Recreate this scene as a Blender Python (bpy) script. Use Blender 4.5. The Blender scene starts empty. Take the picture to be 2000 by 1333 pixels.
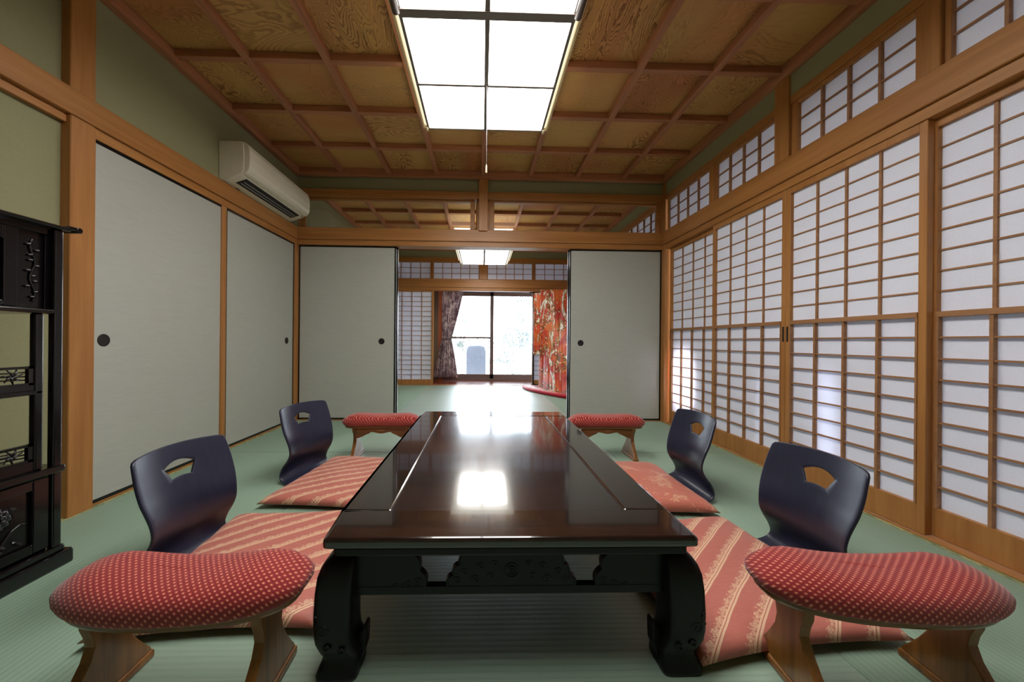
import bpy, bmesh, math, random
from mathutils import Vector, Matrix, noise
random.seed(7)
S = bpy.context.scene
COL = S.collection
PI = math.pi

# ------------------------------------------------------------------ camera
XL, XR, YB, YF = -1.795, 1.805, 3.577, 6.45      # room inner faces, near/far partition
FPX, CX, YAW, ROLL, CAMH = 715.0, 960.1, 0.0269, 0.0087, 0.7843
fw = Vector((math.sin(YAW), math.cos(YAW), 0.0001)).normalized()
r0 = Vector((math.cos(YAW), -math.sin(YAW), 0))
u0 = r0.cross(fw)
rr = (math.cos(ROLL)*r0 + math.sin(ROLL)*u0).normalized()
uu = (-math.sin(ROLL)*r0 + math.cos(ROLL)*u0).normalized()
cd = bpy.data.cameras.new('camera'); cam = bpy.data.objects.new('camera', cd); COL.objects.link(cam)
cam.matrix_world = Matrix(((rr.x, uu.x, -fw.x, 0), (rr.y, uu.y, -fw.y, 0), (rr.z, uu.z, -fw.z, CAMH), (0, 0, 0, 1)))
cd.sensor_width = 36; cd.sensor_fit = 'HORIZONTAL'
cd.lens = FPX/2000*36
cd.shift_x = (1000-CX)/2000
cd.clip_start = 0.02; cd.clip_end = 200
S.camera = cam

# ------------------------------------------------------------------ world, daylight, exposure
W = bpy.data.worlds.new('world'); S.world = W; W.use_nodes = True
bg = W.node_tree.nodes['Background']
bg.inputs[0].default_value = (0.80, 0.90, 1.0, 1); bg.inputs[1].default_value = 12.0
S.view_settings.view_transform = 'Standard'; S.view_settings.look = 'None'
S.view_settings.gamma = 1; S.view_settings.exposure = 0.0; S.view_settings.use_curve_mapping = False

def area(name, loc, target, sx, sy, power, color, spread=180):
    l = bpy.data.lights.new(name, 'AREA'); l.shape = 'RECTANGLE'; l.size = sx; l.size_y = sy
    l.energy = power; l.color = color; l.spread = math.radians(spread)
    o = bpy.data.objects.new(name, l); COL.objects.link(o); o.location = loc
    o.rotation_euler = (Vector(target)-Vector(loc)).to_track_quat('-Z', 'Y').to_euler()
    return o
# small added lamps just outside the paper screens, standing in for sunlight on them
area('sun_stand_in', (1.95, 3.33, 0.43), (1.0, 3.36, 0.43), 0.20, 0.42, 420, (1, .94, .86), 150)
area('sun_stand_in', (1.845, 2.37, 0.34), (1.0, 2.37, 0.34), 0.014, 0.5, 1.1, (.85, .92, 1), 130)
area('sun_stand_in', (1.895, 1.885, 0.38), (1.0, 1.885, 0.38), 0.09, 0.5, 13, (.85, .92, 1), 130)

# ------------------------------------------------------------------ node helpers
def lin(c):
    c = c/255.0
    return c/12.92 if c <= 0.04045 else ((c+0.055)/1.055)**2.4
def rgb(r, g, b): return (lin(r), lin(g), lin(b), 1)

class NT:
    def __init__(s, name):
        s.m = bpy.data.materials.new(name); s.m.use_nodes = True
        s.t = s.m.node_tree; s.t.nodes.clear()
        s.out = s.n('ShaderNodeOutputMaterial')
    def n(s, typ, **kw):
        x = s.t.nodes.new(typ)
        for k, v in kw.items(): setattr(x, k, v)
        return x
    def link(s, a, b): s.t.links.new(a, b)
    def put(s, sock, v):
        if hasattr(v, 'is_linked') or isinstance(v, bpy.types.NodeSocket): s.link(v, sock)
        else: sock.default_value = v
    def math(s, op, a, b=0.0, c=None):
        x = s.n('ShaderNodeMath', operation=op); s.put(x.inputs[0], a); s.put(x.inputs[1], b)
        if c is not None: s.put(x.inputs[2], c)
        return x.outputs[0]
    def coords(s, kind='Object'): return s.n('ShaderNodeTexCoord').outputs[kind]
    def mapping(s, vec, scale=(1, 1, 1), rot=(0, 0, 0), loc=(0, 0, 0)):
        x = s.n('ShaderNodeMapping'); s.link(vec, x.inputs[0])
        x.inputs['Scale'].default_value = scale; x.inputs['Rotation'].default_value = rot; s.put(x.inputs['Location'], loc)
        return x.outputs[0]
    def sep(s, v):
        x = s.n('ShaderNodeSeparateXYZ'); s.link(v, x.inputs[0]); return x.outputs
    def comb(s, a, b, c):
        x = s.n('ShaderNodeCombineXYZ')
        for i, v in enumerate((a, b, c)): s.put(x.inputs[i], v)
        return x.outputs[0]
    def noise(s, v, scale, detail=3, rough=.5, dist=0):
        x = s.n('ShaderNodeTexNoise'); s.link(v, x.inputs['Vector']); s.put(x.inputs['Scale'], scale)
        x.inputs['Detail'].default_value = detail; x.inputs['Roughness'].default_value = rough
        x.inputs['Distortion'].default_value = dist
        return x.outputs['Fac']
    def voro(s, v, scale, feature='F1', out='Distance', rnd=1.0):
        x = s.n('ShaderNodeTexVoronoi', feature=feature); s.link(v, x.inputs['Vector']); x.inputs['Scale'].default_value = scale
        x.inputs['Randomness'].default_value = rnd
        return x.outputs[out]
    def ramp(s, f, stops, interp='LINEAR'):
        x = s.n('ShaderNodeValToRGB'); s.link(f, x.inputs[0]); cr = x.color_ramp; cr.interpolation = interp
        while len(cr.elements) < len(stops): cr.elements.new(0.5)
        for e, (p, c) in zip(cr.elements, stops):
            e.position = p; e.color = c if len(c) == 4 else (*c, 1)
        return x.outputs[0]
    def mix(s, f, a, b, blend='MIX'):
        x = s.n('ShaderNodeMix', data_type='RGBA', blend_type=blend)
        s.put(x.inputs[0], f); s.put(x.inputs[6], a); s.put(x.inputs[7], b)
        return x.outputs[2]
    def bump(s, h, strength=.3, dist=.002):
        x = s.n('ShaderNodeBump'); s.link(h, x.inputs['Height']); x.inputs['Strength'].default_value = strength
        x.inputs['Distance'].default_value = dist
        return x.outputs[0]
    def bsdf(s, color, rough=.5, metal=0, bump=None, coat=0, spec=.5, sheen=0, coat_rough=.1):
        b = s.n('ShaderNodeBsdfPrincipled'); s.put(b.inputs['Base Color'], color); s.put(b.inputs['Roughness'], rough)
        b.inputs['Metallic'].default_value = metal; b.inputs['Coat Weight'].default_value = coat
        b.inputs['Coat Roughness'].default_value = coat_rough
        b.inputs['Specular IOR Level'].default_value = spec; b.inputs['Sheen Weight'].default_value = sheen
        if bump is not None: s.link(bump, b.inputs['Normal'])
        s.link(b.outputs[0], s.out.inputs[0])
        return b

def plain(name, color, rough=.5, metal=0, coat=0, spec=.5):
    t = NT(name); v = t.coords(); f = t.noise(v, 40, 2)
    dark = tuple(c*.88 for c in color[:3])+(1,)
    t.bsdf(t.mix(f, dark, color), rough, metal, coat=coat, spec=spec); return t.m

def wood(name, c1, c2, axis='z', rough=.45, k=1.0, coat=0, spec=.4):
    t = NT(name); v = t.coords()
    st = {'x': (1.2, 22, 22), 'y': (22, 1.2, 22), 'z': (22, 22, 1.2)}[axis]
    v1 = t.mapping(v, tuple(a*k for a in st))
    f = t.noise(v1, 1.0, 4, .6, .6)
    v2 = t.mapping(v, tuple(a*k*5 for a in st)); f2 = t.noise(v2, 1.0, 2, .5)
    c = t.ramp(f, [(.3, c1), (.5, tuple((a+b)/2 for a, b in zip(c1, c2))), (.68, c2)])
    c = t.mix(t.math('MULTIPLY', f2, .35), c, tuple(a*.62 for a in c1[:3])+(1,))
    rg = t.math('MULTIPLY_ADD', f2, .15, rough-.07)
    t.bsdf(c, rg, coat=coat, spec=spec, bump=t.bump(f2, .12, .001)); return t.m

HC1, HC2 = rgb(164, 108, 55), rgb(190, 133, 75)
M = {}
for a in 'xyz': M['post_'+a] = wood('cypress_wood_'+a, HC1, HC2, a, .4)
RC1, RC2 = rgb(162, 104, 72), rgb(194, 132, 94)
for a in 'xyz': M['batten_'+a] = wood('batten_wood_'+a, RC1, RC2, a, .5)
for a in 'xyz': M['kumiko_'+a] = wood('lattice_wood_'+a, rgb(150, 104, 68), rgb(178, 130, 90), a, .5)

def plaster():
    t = NT('green_plaster'); v = t.coords()
    f = t.noise(v, 300, 4, .7); g = t.noise(v, 2.0, 2)
    c = t.mix(f, rgb(134, 132, 98), rgb(166, 163, 128)); c = t.mix(t.math('MULTIPLY', g, .25), c, rgb(128, 132, 104))
    t.bsdf(c, .95, spec=.1, bump=t.bump(f, .25, .002)); return t.m
M['plaster'] = plaster()

def fusuma_paper(name, a, b):
    t = NT(name); v = t.coords()
    w = t.noise(t.mapping(v, (12, 12, 90)), 1, 3, .6, .5)
    g = t.noise(t.mapping(v, (1, 1, .2)), 6, 2)
    c = t.mix(w, a, b); c = t.mix(t.math('MULTIPLY', g, .2), c, rgb(170, 172, 166))
    t.bsdf(c, .40, spec=.5, bump=t.bump(w, .12, .0010)); return t.m
M['fusuma'] = fusuma_paper('sliding_door_paper', rgb(172, 174, 165), rgb(188, 189, 180))
M['lacquer'] = plain('black_lacquer', rgb(14, 13, 15), .22, spec=.5)
M['pull'] = plain('dark_bronze', rgb(50, 48, 47), .45, .6)

def ceiling_boards():
    t = NT('cedar_ceiling_boards'); v = t.coords(); o = t.sep(v)
    ix = t.math('FLOOR', t.math('DIVIDE', t.math('SUBTRACT', o[0], .005-.455*4), .455))
    iy = t.math('FLOOR', t.math('DIVIDE', t.math('SUBTRACT', o[1], .235), .4775))
    wn = t.n('ShaderNodeTexWhiteNoise', noise_dimensions='2D'); t.link(t.comb(ix, iy, 0), wn.inputs['Vector'])
    wc = t.sep(wn.outputs['Color'])
    # board grain turns direction from cell to cell
    flip = t.math('GREATER_THAN', wc[0], .6)
    a = t.n('ShaderNodeMix', data_type='FLOAT'); t.link(flip, a.inputs[0]); t.link(o[0], a.inputs[2]); t.link(o[1], a.inputs[3])
    b = t.n('ShaderNodeMix', data_type='FLOAT'); t.link(flip, b.inputs[0]); t.link(o[1], b.inputs[2]); t.link(o[0], b.inputs[3])
    off = t.math('MULTIPLY', wc[1], 37.0)
    p = t.comb(t.math('ADD', t.math('MULTIPLY', a.outputs[0], 1.3), off), t.math('MULTIPLY', b.outputs[0], 3.4), off)
    n1 = t.noise(p, t.math('MULTIPLY_ADD', wc[2], .9, .8), 2.2, .5, .9)
    wig = t.math('MULTIPLY', t.noise(p, 7, 3, .6), .06)
    rings = t.math('FRACT', t.math('MULTIPLY', t.math('ADD', n1, wig), t.math('MULTIPLY_ADD', wc[1], 22, 28)))
    ln = t.ramp(rings, [(0, (0, 0, 0)), (.45, (.10,)*3), (.80, (1,)*3), (.90, (1,)*3), (1, (.0,)*3)])
    fine = t.noise(t.mapping(v, (14, 60, 1)), 1, 3, .6)
    tone = t.mix(wc[1], rgb(222, 172, 108), rgb(190, 120, 74))
    tone = t.mix(t.ramp(t.noise(p, .8, 2), [(.35, (0,)*3), (.65, (1,)*3)]), tone, rgb(206, 166, 98))
    patch = t.ramp(t.noise(p, .9, 1), [(.40, (.05,)*3), (.56, (1,)*3)])
    amt = t.math('MULTIPLY', t.math('MULTIPLY', ln, patch), t.math('MULTIPLY_ADD', t.math('POWER', wc[0], 1.3), .6, .3))
    c = t.mix(amt, tone, rgb(98, 52, 26)); c = t.mix(t.math('MULTIPLY', fine, .3), c, rgb(140, 92, 46))
    t.bsdf(c, .55, spec=.3); return t.m
M['ceiling'] = ceiling_boards()

def tatami(name, axis, rough, spec, bs, coat=0):
    t = NT(name); v = t.coords(); o = t.sep(v)
    q = o[1] if axis == 'y' else o[0]
    wob = t.math('MULTIPLY', t.noise(v, 3, 2), .004)
    w = t.math('SINE', t.math('MULTIPLY', t.math('ADD', q, wob), 2*PI/.0178))
    h = t.math('POWER', t.math('MULTIPLY_ADD', w, .5, .5), .6)
    st = (4, 260, 1) if axis == 'y' else (260, 4, 1)
    f = t.noise(t.mapping(v, st), 1, 3, .6); g = t.noise(v, 1.6, 2)
    c = t.mix(f, rgb(124, 152, 134), rgb(158, 180, 160)); c = t.mix(t.math('MULTIPLY', g, .35), c, rgb(140, 172, 142))
    c = t.mix(t.math('MULTIPLY', t.math('SUBTRACT', 1.0, h), .20), c, rgb(76, 90, 76))
    t.bsdf(c, rough, spec=spec, coat=coat, coat_rough=.46, bump=t.bump(h, bs, .0016)); return t.m
M['tatami_mid'] = tatami('tatami_rush_crosswise', 'y', .42, 1.0, .24, 1.0)
M['tatami_side'] = tatami('tatami_rush_lengthwise', 'x', .55, .4, .2)
def tat_edge():
    t = NT('tatami_pale_selvedge'); v = t.coords(); f = t.noise(t.mapping(v, (40, 18, 1)), 1, 3, .7, 1)
    t.bsdf(t.ramp(f, [(.4, rgb(116, 132, 96)), (.6, rgb(186, 182, 130))]), .8); return t.m
M['tatami_edge'] = tat_edge()
M['engawa'] = wood('veranda_boards', rgb(120, 52, 34), rgb(158, 84, 56), 'x', .22, 1, 0, .6)

def paper(tr_=.068, nm_='shoji_paper'):
    t = NT(nm_); v = t.coords(); f = t.noise(v, 120, 4, .7)
    c = t.mix(f, rgb(226, 228, 238), rgb(238, 239, 248))
    d = t.n('ShaderNodeBsdfDiffuse'); t.link(c, d.inputs[0]); tr = t.n('ShaderNodeBsdfTranslucent'); t.link(c, tr.inputs[0])
    m = t.n('ShaderNodeMixShader'); m.inputs[0].default_value = tr_
    t.link(d.outputs[0], m.inputs[1]); t.link(tr.outputs[0], m.inputs[2]); t.link(m.outputs[0], t.out.inputs[0]); return t.m
M['paper'] = paper()
def glass():
    t = NT('window_glass'); tr = t.n('ShaderNodeBsdfTransparent'); g = t.n('ShaderNodeBsdfGlossy'); g.inputs['Roughness'].default_value = .01
    fr = t.n('ShaderNodeFresnel'); fr.inputs['IOR'].default_value = 1.5
    m = t.n('ShaderNodeMixShader'); t.link(t.math('MINIMUM', t.math('MULTIPLY', fr.outputs[0], 1.6), 1.0), m.inputs[0])
    t.link(tr.outputs[0], m.inputs[1]); t.link(g.outputs[0], m.inputs[2]); t.link(m.outputs[0], t.out.inputs[0]); return t.m
M['glass'] = glass()
M['paper_far'] = paper(.25, 'far_shoji_paper')
M['alu'] = plain('brown_aluminium', rgb(126, 104, 96), .45, .0)
def emit(name, c, s):
    t = NT(name); e = t.n('ShaderNodeEmission'); e.inputs[0].default_value = c; e.inputs[1].default_value = s
    t.link(e.outputs[0], t.out.inputs[0]); return t.m
M['lamp'] = emit('lit_lamp_diffuser', (1, .975, .93, 1), 12.5)
M['lampside'] = plain('cream_lamp_wood', rgb(232, 212, 168), .5)
M['lampglow_far'] = emit('lit_cream_side_paper_far', (1, .90, .70, 1), 1.7)
M['lampglow'] = emit('lit_cream_side_paper', (1, .86, .6, 1), 1.15)
M['lamprail'] = wood('lamp_brown_rail', rgb(70, 54, 46), rgb(100, 80, 68), 'y', .4)
M['lampbar'] = plain('lamp_grey_brown_bar', rgb(128, 116, 108), .5)
M['cordwhite'] = plain('white_cord', rgb(220, 218, 212), .6)

# ------------------------------------------------------------------ mesh builder
class MB:
    def __init__(s): s.bm = bmesh.new()
    def box(s, x0, x1, y0, y1, z0, z1, mi=0, T=None):
        vs = [s.bm.verts.new((x, y, z)) for z in (z0, z1) for y in (y0, y1) for x in (x0, x1)]
        if T is not None:
            for v in vs: v.co = T @ v.co
        for f in ((0, 2, 3, 1), (4, 5, 7, 6), (0, 1, 5, 4), (1, 3, 7, 5), (3, 2, 6, 7), (2, 0, 4, 6)):
            fc = s.bm.faces.new([vs[i] for i in f]); fc.material_index = mi
        return s
    def prism(s, pts, a, b, plane='xz', mi=0):
        """extrude a polygon; plane 'xz' -> thickness along y, 'yz' -> x, 'xy' -> z"""
        def P(u, v, w): return {'xz': (u, w, v), 'yz': (w, u, v), 'xy': (u, v, w)}[plane]
        A = [s.bm.verts.new(P(u, v, a)) for u, v in pts]; B = [s.bm.verts.new(P(u, v, b)) for u, v in pts]
        n = len(pts); fs = [s.bm.faces.new(A), s.bm.faces.new(B[::-1])]
        for i in range(n):
            j = (i+1) % n; fs.append(s.bm.faces.new((A[j], A[i], B[i], B[j])))
        for f in fs: f.material_index = mi
        return s
    def tube(s, pts, r, seg=10, cap=True, closed=False):
        pts = [Vector(p) for p in pts]; n = len(pts); rs = r if isinstance(r, (list, tuple)) else [r]*n
        rings = []; prev = None
        for i, p in enumerate(pts):
            d = (pts[(i+1) % n] if (closed or i < n-1) else p) - (pts[i-1] if (closed or i > 0) else p)
            d = d.normalized() if d.length > 1e-9 else Vector((0, 0, 1))
            if prev is None:
                a = d.orthogonal().normalized()
            else:
                a = (prev - d*prev.dot(d)); a = a.normalized() if a.length > 1e-6 else d.orthogonal().normalized()
            prev = a; b = d.cross(a)
            rings.append([s.bm.verts.new(p + (a*math.cos(2*PI*k/seg)+b*math.sin(2*PI*k/seg))*rs[i]) for k in range(seg)])
        m = n if closed else n-1
        for i in range(m):
            A, B = rings[i], rings[(i+1) % n]
            for k in range(seg):
                s.bm.faces.new((A[k], A[(k+1) % seg], B[(k+1) % seg], B[k])).smooth = True
        if cap and not closed:
            s.bm.faces.new(rings[0][::-1]); s.bm.faces.new(rings[-1])
        return s
    def loft(s, rings, cap=True, smooth=True):
        R = [[s.bm.verts.new(p) for p in r] for r in rings]; n = len(R[0])
        for A, B in zip(R, R[1:]):
            for k in range(n):
                s.bm.faces.new((A[k], A[(k+1) % n], B[(k+1) % n], B[k])).smooth = smooth
        if cap: s.bm.faces.new(R[0][::-1]); s.bm.faces.new(R[-1])
        return s
    def cyl(s, c, r, h, axis='z', seg=24):
        c = Vector(c); d = {'x': Vector((1, 0, 0)), 'y': Vector((0, 1, 0)), 'z': Vector((0, 0, 1))}[axis]
        return s.tube([c, c+d*h], r, seg)
    def blob(s, c, r, sub=2, jitter=0, sq=(1, 1, 1)):
        g = bmesh.ops.create_icosphere(s.bm, subdivisions=sub, radius=1)
        for v in g['verts']:
            k = 1+jitter*noise.noise(v.co*2.3+Vector(c))
            v.co = Vector((v.co.x*r*sq[0]*k, v.co.y*r*sq[1]*k, v.co.z*r*sq[2]*k))+Vector(c)
        for v in g['verts']:
            for f in v.link_faces: f.smooth = True
        return s
    def build(s, name, mats, parent=None, bevel=0, seg=2, label=None, sub=0):
        bmesh.ops.recalc_face_normals(s.bm, faces=s.bm.faces)
        me = bpy.data.meshes.new(name); s.bm.to_mesh(me); s.bm.free()
        if not isinstance(mats, (list, tuple)): mats = [mats]
        for m in mats: me.materials.append(m)
        o = bpy.data.objects.new(name, me); COL.objects.link(o)
        if parent is not None: o.parent = parent
        if bevel:
            b = o.modifiers.new('bevel', 'BEVEL'); b.width = bevel; b.segments = seg; b.limit_method = 'ANGLE'; b.angle_limit = math.radians(40)
        if sub:
            d = o.modifiers.new('subsurf', 'SUBSURF'); d.levels = sub; d.render_levels = sub
        if label: o['label'] = label
        return o
def B(*a, **k): return MB().box(*a, **k)

def empty(name, loc=(0, 0, 0), rz=0):
    o = bpy.data.objects.new(name, None); COL.objects.link(o); o.location = loc; o.rotation_euler = (0, 0, rz)
    o.empty_display_size = .05; return o
def tag(o, label, cat, group=None, kind=None):
    o['label'] = label; o['category'] = cat
    if group: o['group'] = group
    if kind: o['kind'] = kind
    return o
_cnt = {}
def nm(base):
    _cnt[base] = _cnt.get(base, 0)+1; return '%s_%d' % (base, _cnt[base])
def struct(o, label=None, cat=None):
    o['kind'] = 'structure'
    if label: o['label'] = label
    if cat: o['category'] = cat
    return o
def trim(mb, mat, label, bevel=.002):
    return struct(mb.build(nm('trim'), mat, bevel=bevel, seg=1), label, 'trim')
def dup(o, parent=None):
    c = o.copy(); COL.objects.link(c); c.parent = parent
    for ch in list(o.children): dup(ch, c)
    return c

# ------------------------------------------------------------------ floor
mb = MB()
YN = -1.75     # wall behind the camera
def mats(ys, xs, mi):
    for a, b in zip(ys, ys[1:]):
        for c, d in zip(xs, xs[1:]):
            mb.box(c+.001, d-.001, a+.002, b-.002, -.04, 0, mi)
mats([YN, -1.06, -.15, .76, 1.67, 2.58, YB+.02], [-.9, .91], 0)
mats([YN, -1.06, .76, 2.58, YB+.02], [-1.775, -.9], 1); mats([YN, -1.06, .76, 2.58, YB+.02], [.91, 1.778], 1)
mats([YB+.13, 4.47, 5.37, YF], [-.9, .91], 0); mats([YB+.13, 5.37, YF], [-1.775, -.9], 1); mats([YB+.13, 5.37, YF], [.91, 1.778], 1)
mb.box(-1.86, -1.775, YN, YF, -.04, .001, 2); mb.box(1.778, 1.796, YN, YF, -.04, .001, 2)
mb.box(-1.95, 1.95, YN-.2, YF+.1, -.10, -.041, 3)
mb.box(-1.795, 1.796, YB+.02, YB+.13, -.04, .0, 3)
struct(mb.build('floor', [M['tatami_mid'], M['tatami_side'], M['tatami_edge'], M['post_x']]), 'green tatami mat floor of both rooms', 'floor')

# ------------------------------------------------------------------ ceiling
struct(B(-1.85, 1.86, YN-.1, 6.55, 2.432, 2.46).build('ceiling', M['ceiling']), 'coffered ceiling of grained cedar boards', 'ceiling')
for k in range(-3, 4):
    x = .005+k*.455
    trim(B(x-.02, x+.02, YN, YB-.03, 2.384, 2.4315), M['batten_y'], 'brown ceiling batten running lengthwise in the front room, %s from the left wall' % ['first', 'second', 'third', 'fourth', 'fifth', 'sixth', 'seventh'][k+3])
    trim(B(x-.02, x+.02, YB+.16, YF-.03, 2.384, 2.4315), M['batten_y'], 'brown ceiling batten running lengthwise in the far room, %s from the left wall' % ['first', 'second', 'third', 'fourth', 'fifth', 'sixth', 'seventh'][k+3])
for k in range(0, 9):
    y = 3.10-.4775*k
    if y < YN+.1: break
    trim(B(-1.76, 1.77, y-.02, y+.02, 2.390, 2.4310), M['batten_x'], 'brown ceiling batten crossing the front room, %s from the glass transom' % ['first', 'second', 'third', 'fourth', 'fifth', 'sixth', 'seventh', 'eighth', 'ninth', 'tenth', 'eleventh'][k])
for k in range(1, 6):
    y = YB+.12+.47*k
    trim(B(-1.76, 1.77, y-.02, y+.02, 2.390, 2.4310), M['batten_x'], 'brown ceiling batten crossing the far room, %s beyond the glass transom' % ['first', 'second', 'third', 'fourth', 'fifth'][k-1])
for nmz, x0, x1 in (('left', -1.80, -1.755), ('right', 1.765, 1.81)):
    trim(B(x0, x1, YN, YB, 2.36, 2.4318), M['batten_y'], 'ceiling edge moulding along the %s wall of the front room' % nmz)
    trim(B(x0, x1, YB+.12, YF, 2.36, 2.4318), M['batten_y'], 'ceiling edge moulding along the %s wall of the far room' % nmz)
trim(B(-1.755, 1.765, YB-.04, YB+.01, 2.36, 2.4318), M['batten_x'], 'ceiling edge moulding above the glass transom')
trim(B(-1.755, 1.765, YB+.11, YB+.16, 2.36, 2.4318), M['batten_x'], 'ceiling edge moulding on the far side of the glass transom')
trim(B(-1.755, 1.765, YF-.04, YF+.01, 2.36, 2.4318), M['batten_x'], 'ceiling edge moulding above the far paper transoms')

# ------------------------------------------------------------------ walls (plaster)
struct(B(-1.88, -1.825, YN-.1, 1.66, -.04, 2.43).box(-1.88, -1.80, 1.66, 3.66, 1.74, 2.43).box(-1.88, -1.84, 1.66, 3.66, -.04, 1.74).build('wall_left', M['plaster']), 'olive green plaster wall on the left of the front room', 'wall')
struct(B(-1.88, -1.80, 3.66, YF+.95, -.04, 2.43).build('wall_far_left', M['plaster']), 'green plaster wall on the left of the far room', 'wall')
struct(B(1.80, 1.88, YN-.1, YF+.1, 2.235, 2.43).build('wall_right', M['plaster']), 'green plaster strip over the right-hand paper transoms', 'wall')
struct(B(-1.80, 1.80, YB+.03, YB+.10, 2.245, 2.43).build('wall_back', M['plaster']), 'green plaster strip over the glass transom', 'wall')
struct(B(-1.80, 1.80, YF+.03, YF+.10, 2.245, 2.43).build('wall_far', M['plaster']), 'green plaster strip over the far paper transoms', 'wall')
struct(B(-1.88, 1.88, YN-.12, YN, -.04, 2.43).build('wall_front', M['plaster']), 'plaster wall behind the table end', 'wall')
# veranda shell beyond the far room
struct(B(-1.9, 1.9, YF+.1, 7.45, 2.15, 2.2).build('ceiling_veranda', M['post_x']), 'wooden ceiling of the veranda beyond the far room', 'ceiling')
struct(B(-1.9, 1.9, YF+.1, 7.42, -.05, -.004).build('floor_veranda', M['engawa']), 'reddish glossy board floor of the veranda', 'floor')
struct(B(-1.05, -.98, YF+.11, 7.30, -.004, 2.15).build('wall_veranda_left', wood('veranda_end_boards', rgb(150, 84, 50), rgb(186, 112, 70), 'z', .4)), 'orange-brown wooden end wall of the veranda behind the curtain', 'wall')
struct(B(1.80, 1.88, YF+.1, 7.45, -.05, 2.2).build('wall_veranda_right', M['plaster']), 'end wall of the veranda behind the robe', 'wall')

# ------------------------------------------------------------------ beams and posts
PX, PY, PZ = M['post_x'], M['post_y'], M['post_z']
# left side
trim(B(-1.83, -1.775, YN, YB, 1.752, 1.865), PY, 'horizontal beam along the left wall above the sliding doors', .003)
trim(B(-1.84, -1.790, 1.735, YB, 1.703, 1.752), PY, 'door head rail of the left sliding doors')
trim(B(-1.826, -1.800, YN, 1.63, 1.715, 1.752), PY, 'thin rail under the left beam above the black cabinet')
trim(B(-1.86, -1.782, 1.63, 1.735, 0, 1.7515), PZ, 'wide cypress post on the left wall, below the beam', .003)
trim(B(-1.86, -1.785, 1.63, 1.735, 1.8655, 2.36), PZ, 'wide cypress post on the left wall, above the beam', .003)
trim(B(-1.84, -1.790, 2.565, 2.612, .012, 1.703), PZ, 'narrow strip between the two left sliding doors')
trim(B(-1.85, -1.786, YB-.03, YB+.04, 0, 1.752), PZ, 'corner post left of the back sliding doors')
trim(B(-1.84, -1.797, 1.735, YB-.03, 0, .012), PY, 'door sill of the left sliding doors')
# right side
trim(B(1.782, 1.86, YN, YB, 1.752, 1.878), PY, 'horizontal beam along the right wall between screens and paper transoms', .003)
trim(B(1.797, 1.86, YN, YB, 1.703, 1.752), PY, 'door head rail of the right paper screens')
trim(B(1.797, 1.88, YN, YB, -.03, .008), PY, 'door sill of the right paper screens')
trim(B(1.797, 1.86, YN, YB, 2.19, 2.236), PY, 'top rail over the right paper transoms')
trim(B(1.787, 1.87, 2.100, 2.205, 1.8785, 2.36), PZ, 'upper post between the right paper transoms, nearer the back wall', .003)
trim(B(1.790, 1.87, 1.39, 1.445, 1.8785, 2.36), PZ, 'slim upper post between the right paper transoms, nearer the camera', .003)
trim(B(1.787, 1.87, .66, .76, 0, 1.7515).box(1.787, 1.87, .66, .76, 1.8785, 2.36), PZ, 'post at the near end of the right paper screens', .003)
trim(B(1.79, 1.87, YB-.03, YB+.04, 0, 1.752).box(1.79, 1.87, YB-.03, YB+.04, 1.8785, 2.36), PZ, 'corner post right of the back sliding doors', .003)
trim(B(1.80, 1.86, 2.805, 2.862, 1.8785, 2.19), PZ, 'mullion between the two right paper transoms nearest the back wall')
# back partition
trim(B(-1.785, 1.79, YB-.015, YB+.03, 1.752, 1.865), PX, 'horizontal beam over the opening in the back partition', .003)
trim(B(-1.785, 1.79, YB, YB+.13, 1.703, 1.752), PX, 'door head rail of the back sliding doors')
trim(B(-1.785, 1.79, YB+.1, YB+.15, 1.7525, 1.865), PX, 'horizontal beam on the far side of the back partition')
trim(B(-1.785, 1.79, YB+.005, YB+.125, 2.172, 2.245), PX, 'rail over the glass transom')
trim(B(-.040, .050, YB-.035, YB+.04, 1.852, 2.36), PZ, 'short hanging post in the middle of the glass transom', .004)
trim(B(-.068, .078, YB+.045, YB+.10, 1.8655, 2.172), PZ, 'wider backing of the hanging post in the glass transom', .012)
trim(B(-1.785, 1.79, YB+.02, YB+.11, -.02, .006), PX, 'threshold between the two tatami rooms')
trim(B(1.781, 1.88, YB+.0405, YB+.119, 0, 2.43), PZ, 'back half of the corner post beside the right back sliding door')
trim(B(-1.88, -1.786, YB+.0405, YB+.119, 0, 2.43), PZ, 'back half of the corner post beside the left back sliding door')
# far wall
trim(B(-1.79, 1.80, YF-.02, YF+.06, 1.722, 1.865), PX, 'horizontal beam over the far opening', .003)
trim(B(-1.79, 1.80, YF, YF+.10, 1.665, 1.722), PX, 'door head rail of the far paper screens')
trim(B(-1.79, 1.80, YF, YF+.06, 2.172, 2.245), PX, 'rail over the far paper transoms')
trim(B(-.052, .088, YF-.03, YF+.06, 1.8655, 2.36), PZ, 'short post in the middle of the far paper transoms', .004)
trim(B(-1.79, 1.80, YF, YF+.10, -.03, .004), PX, 'threshold between far room and veranda')
trim(B(-.902, -.868, YF+.01, YF+.05, 1.8655, 2.172), PZ, 'left mullion of the far paper transoms')
trim(B(.892, .930, YF+.01, YF+.05, 1.8655, 2.172), PZ, 'right mullion of the far paper transoms')
trim(B(-1.03, -.96, YF+.70, YF+.77, -.004, 2.15), PZ, 'slim post at the veranda end beside the curtain')
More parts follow.
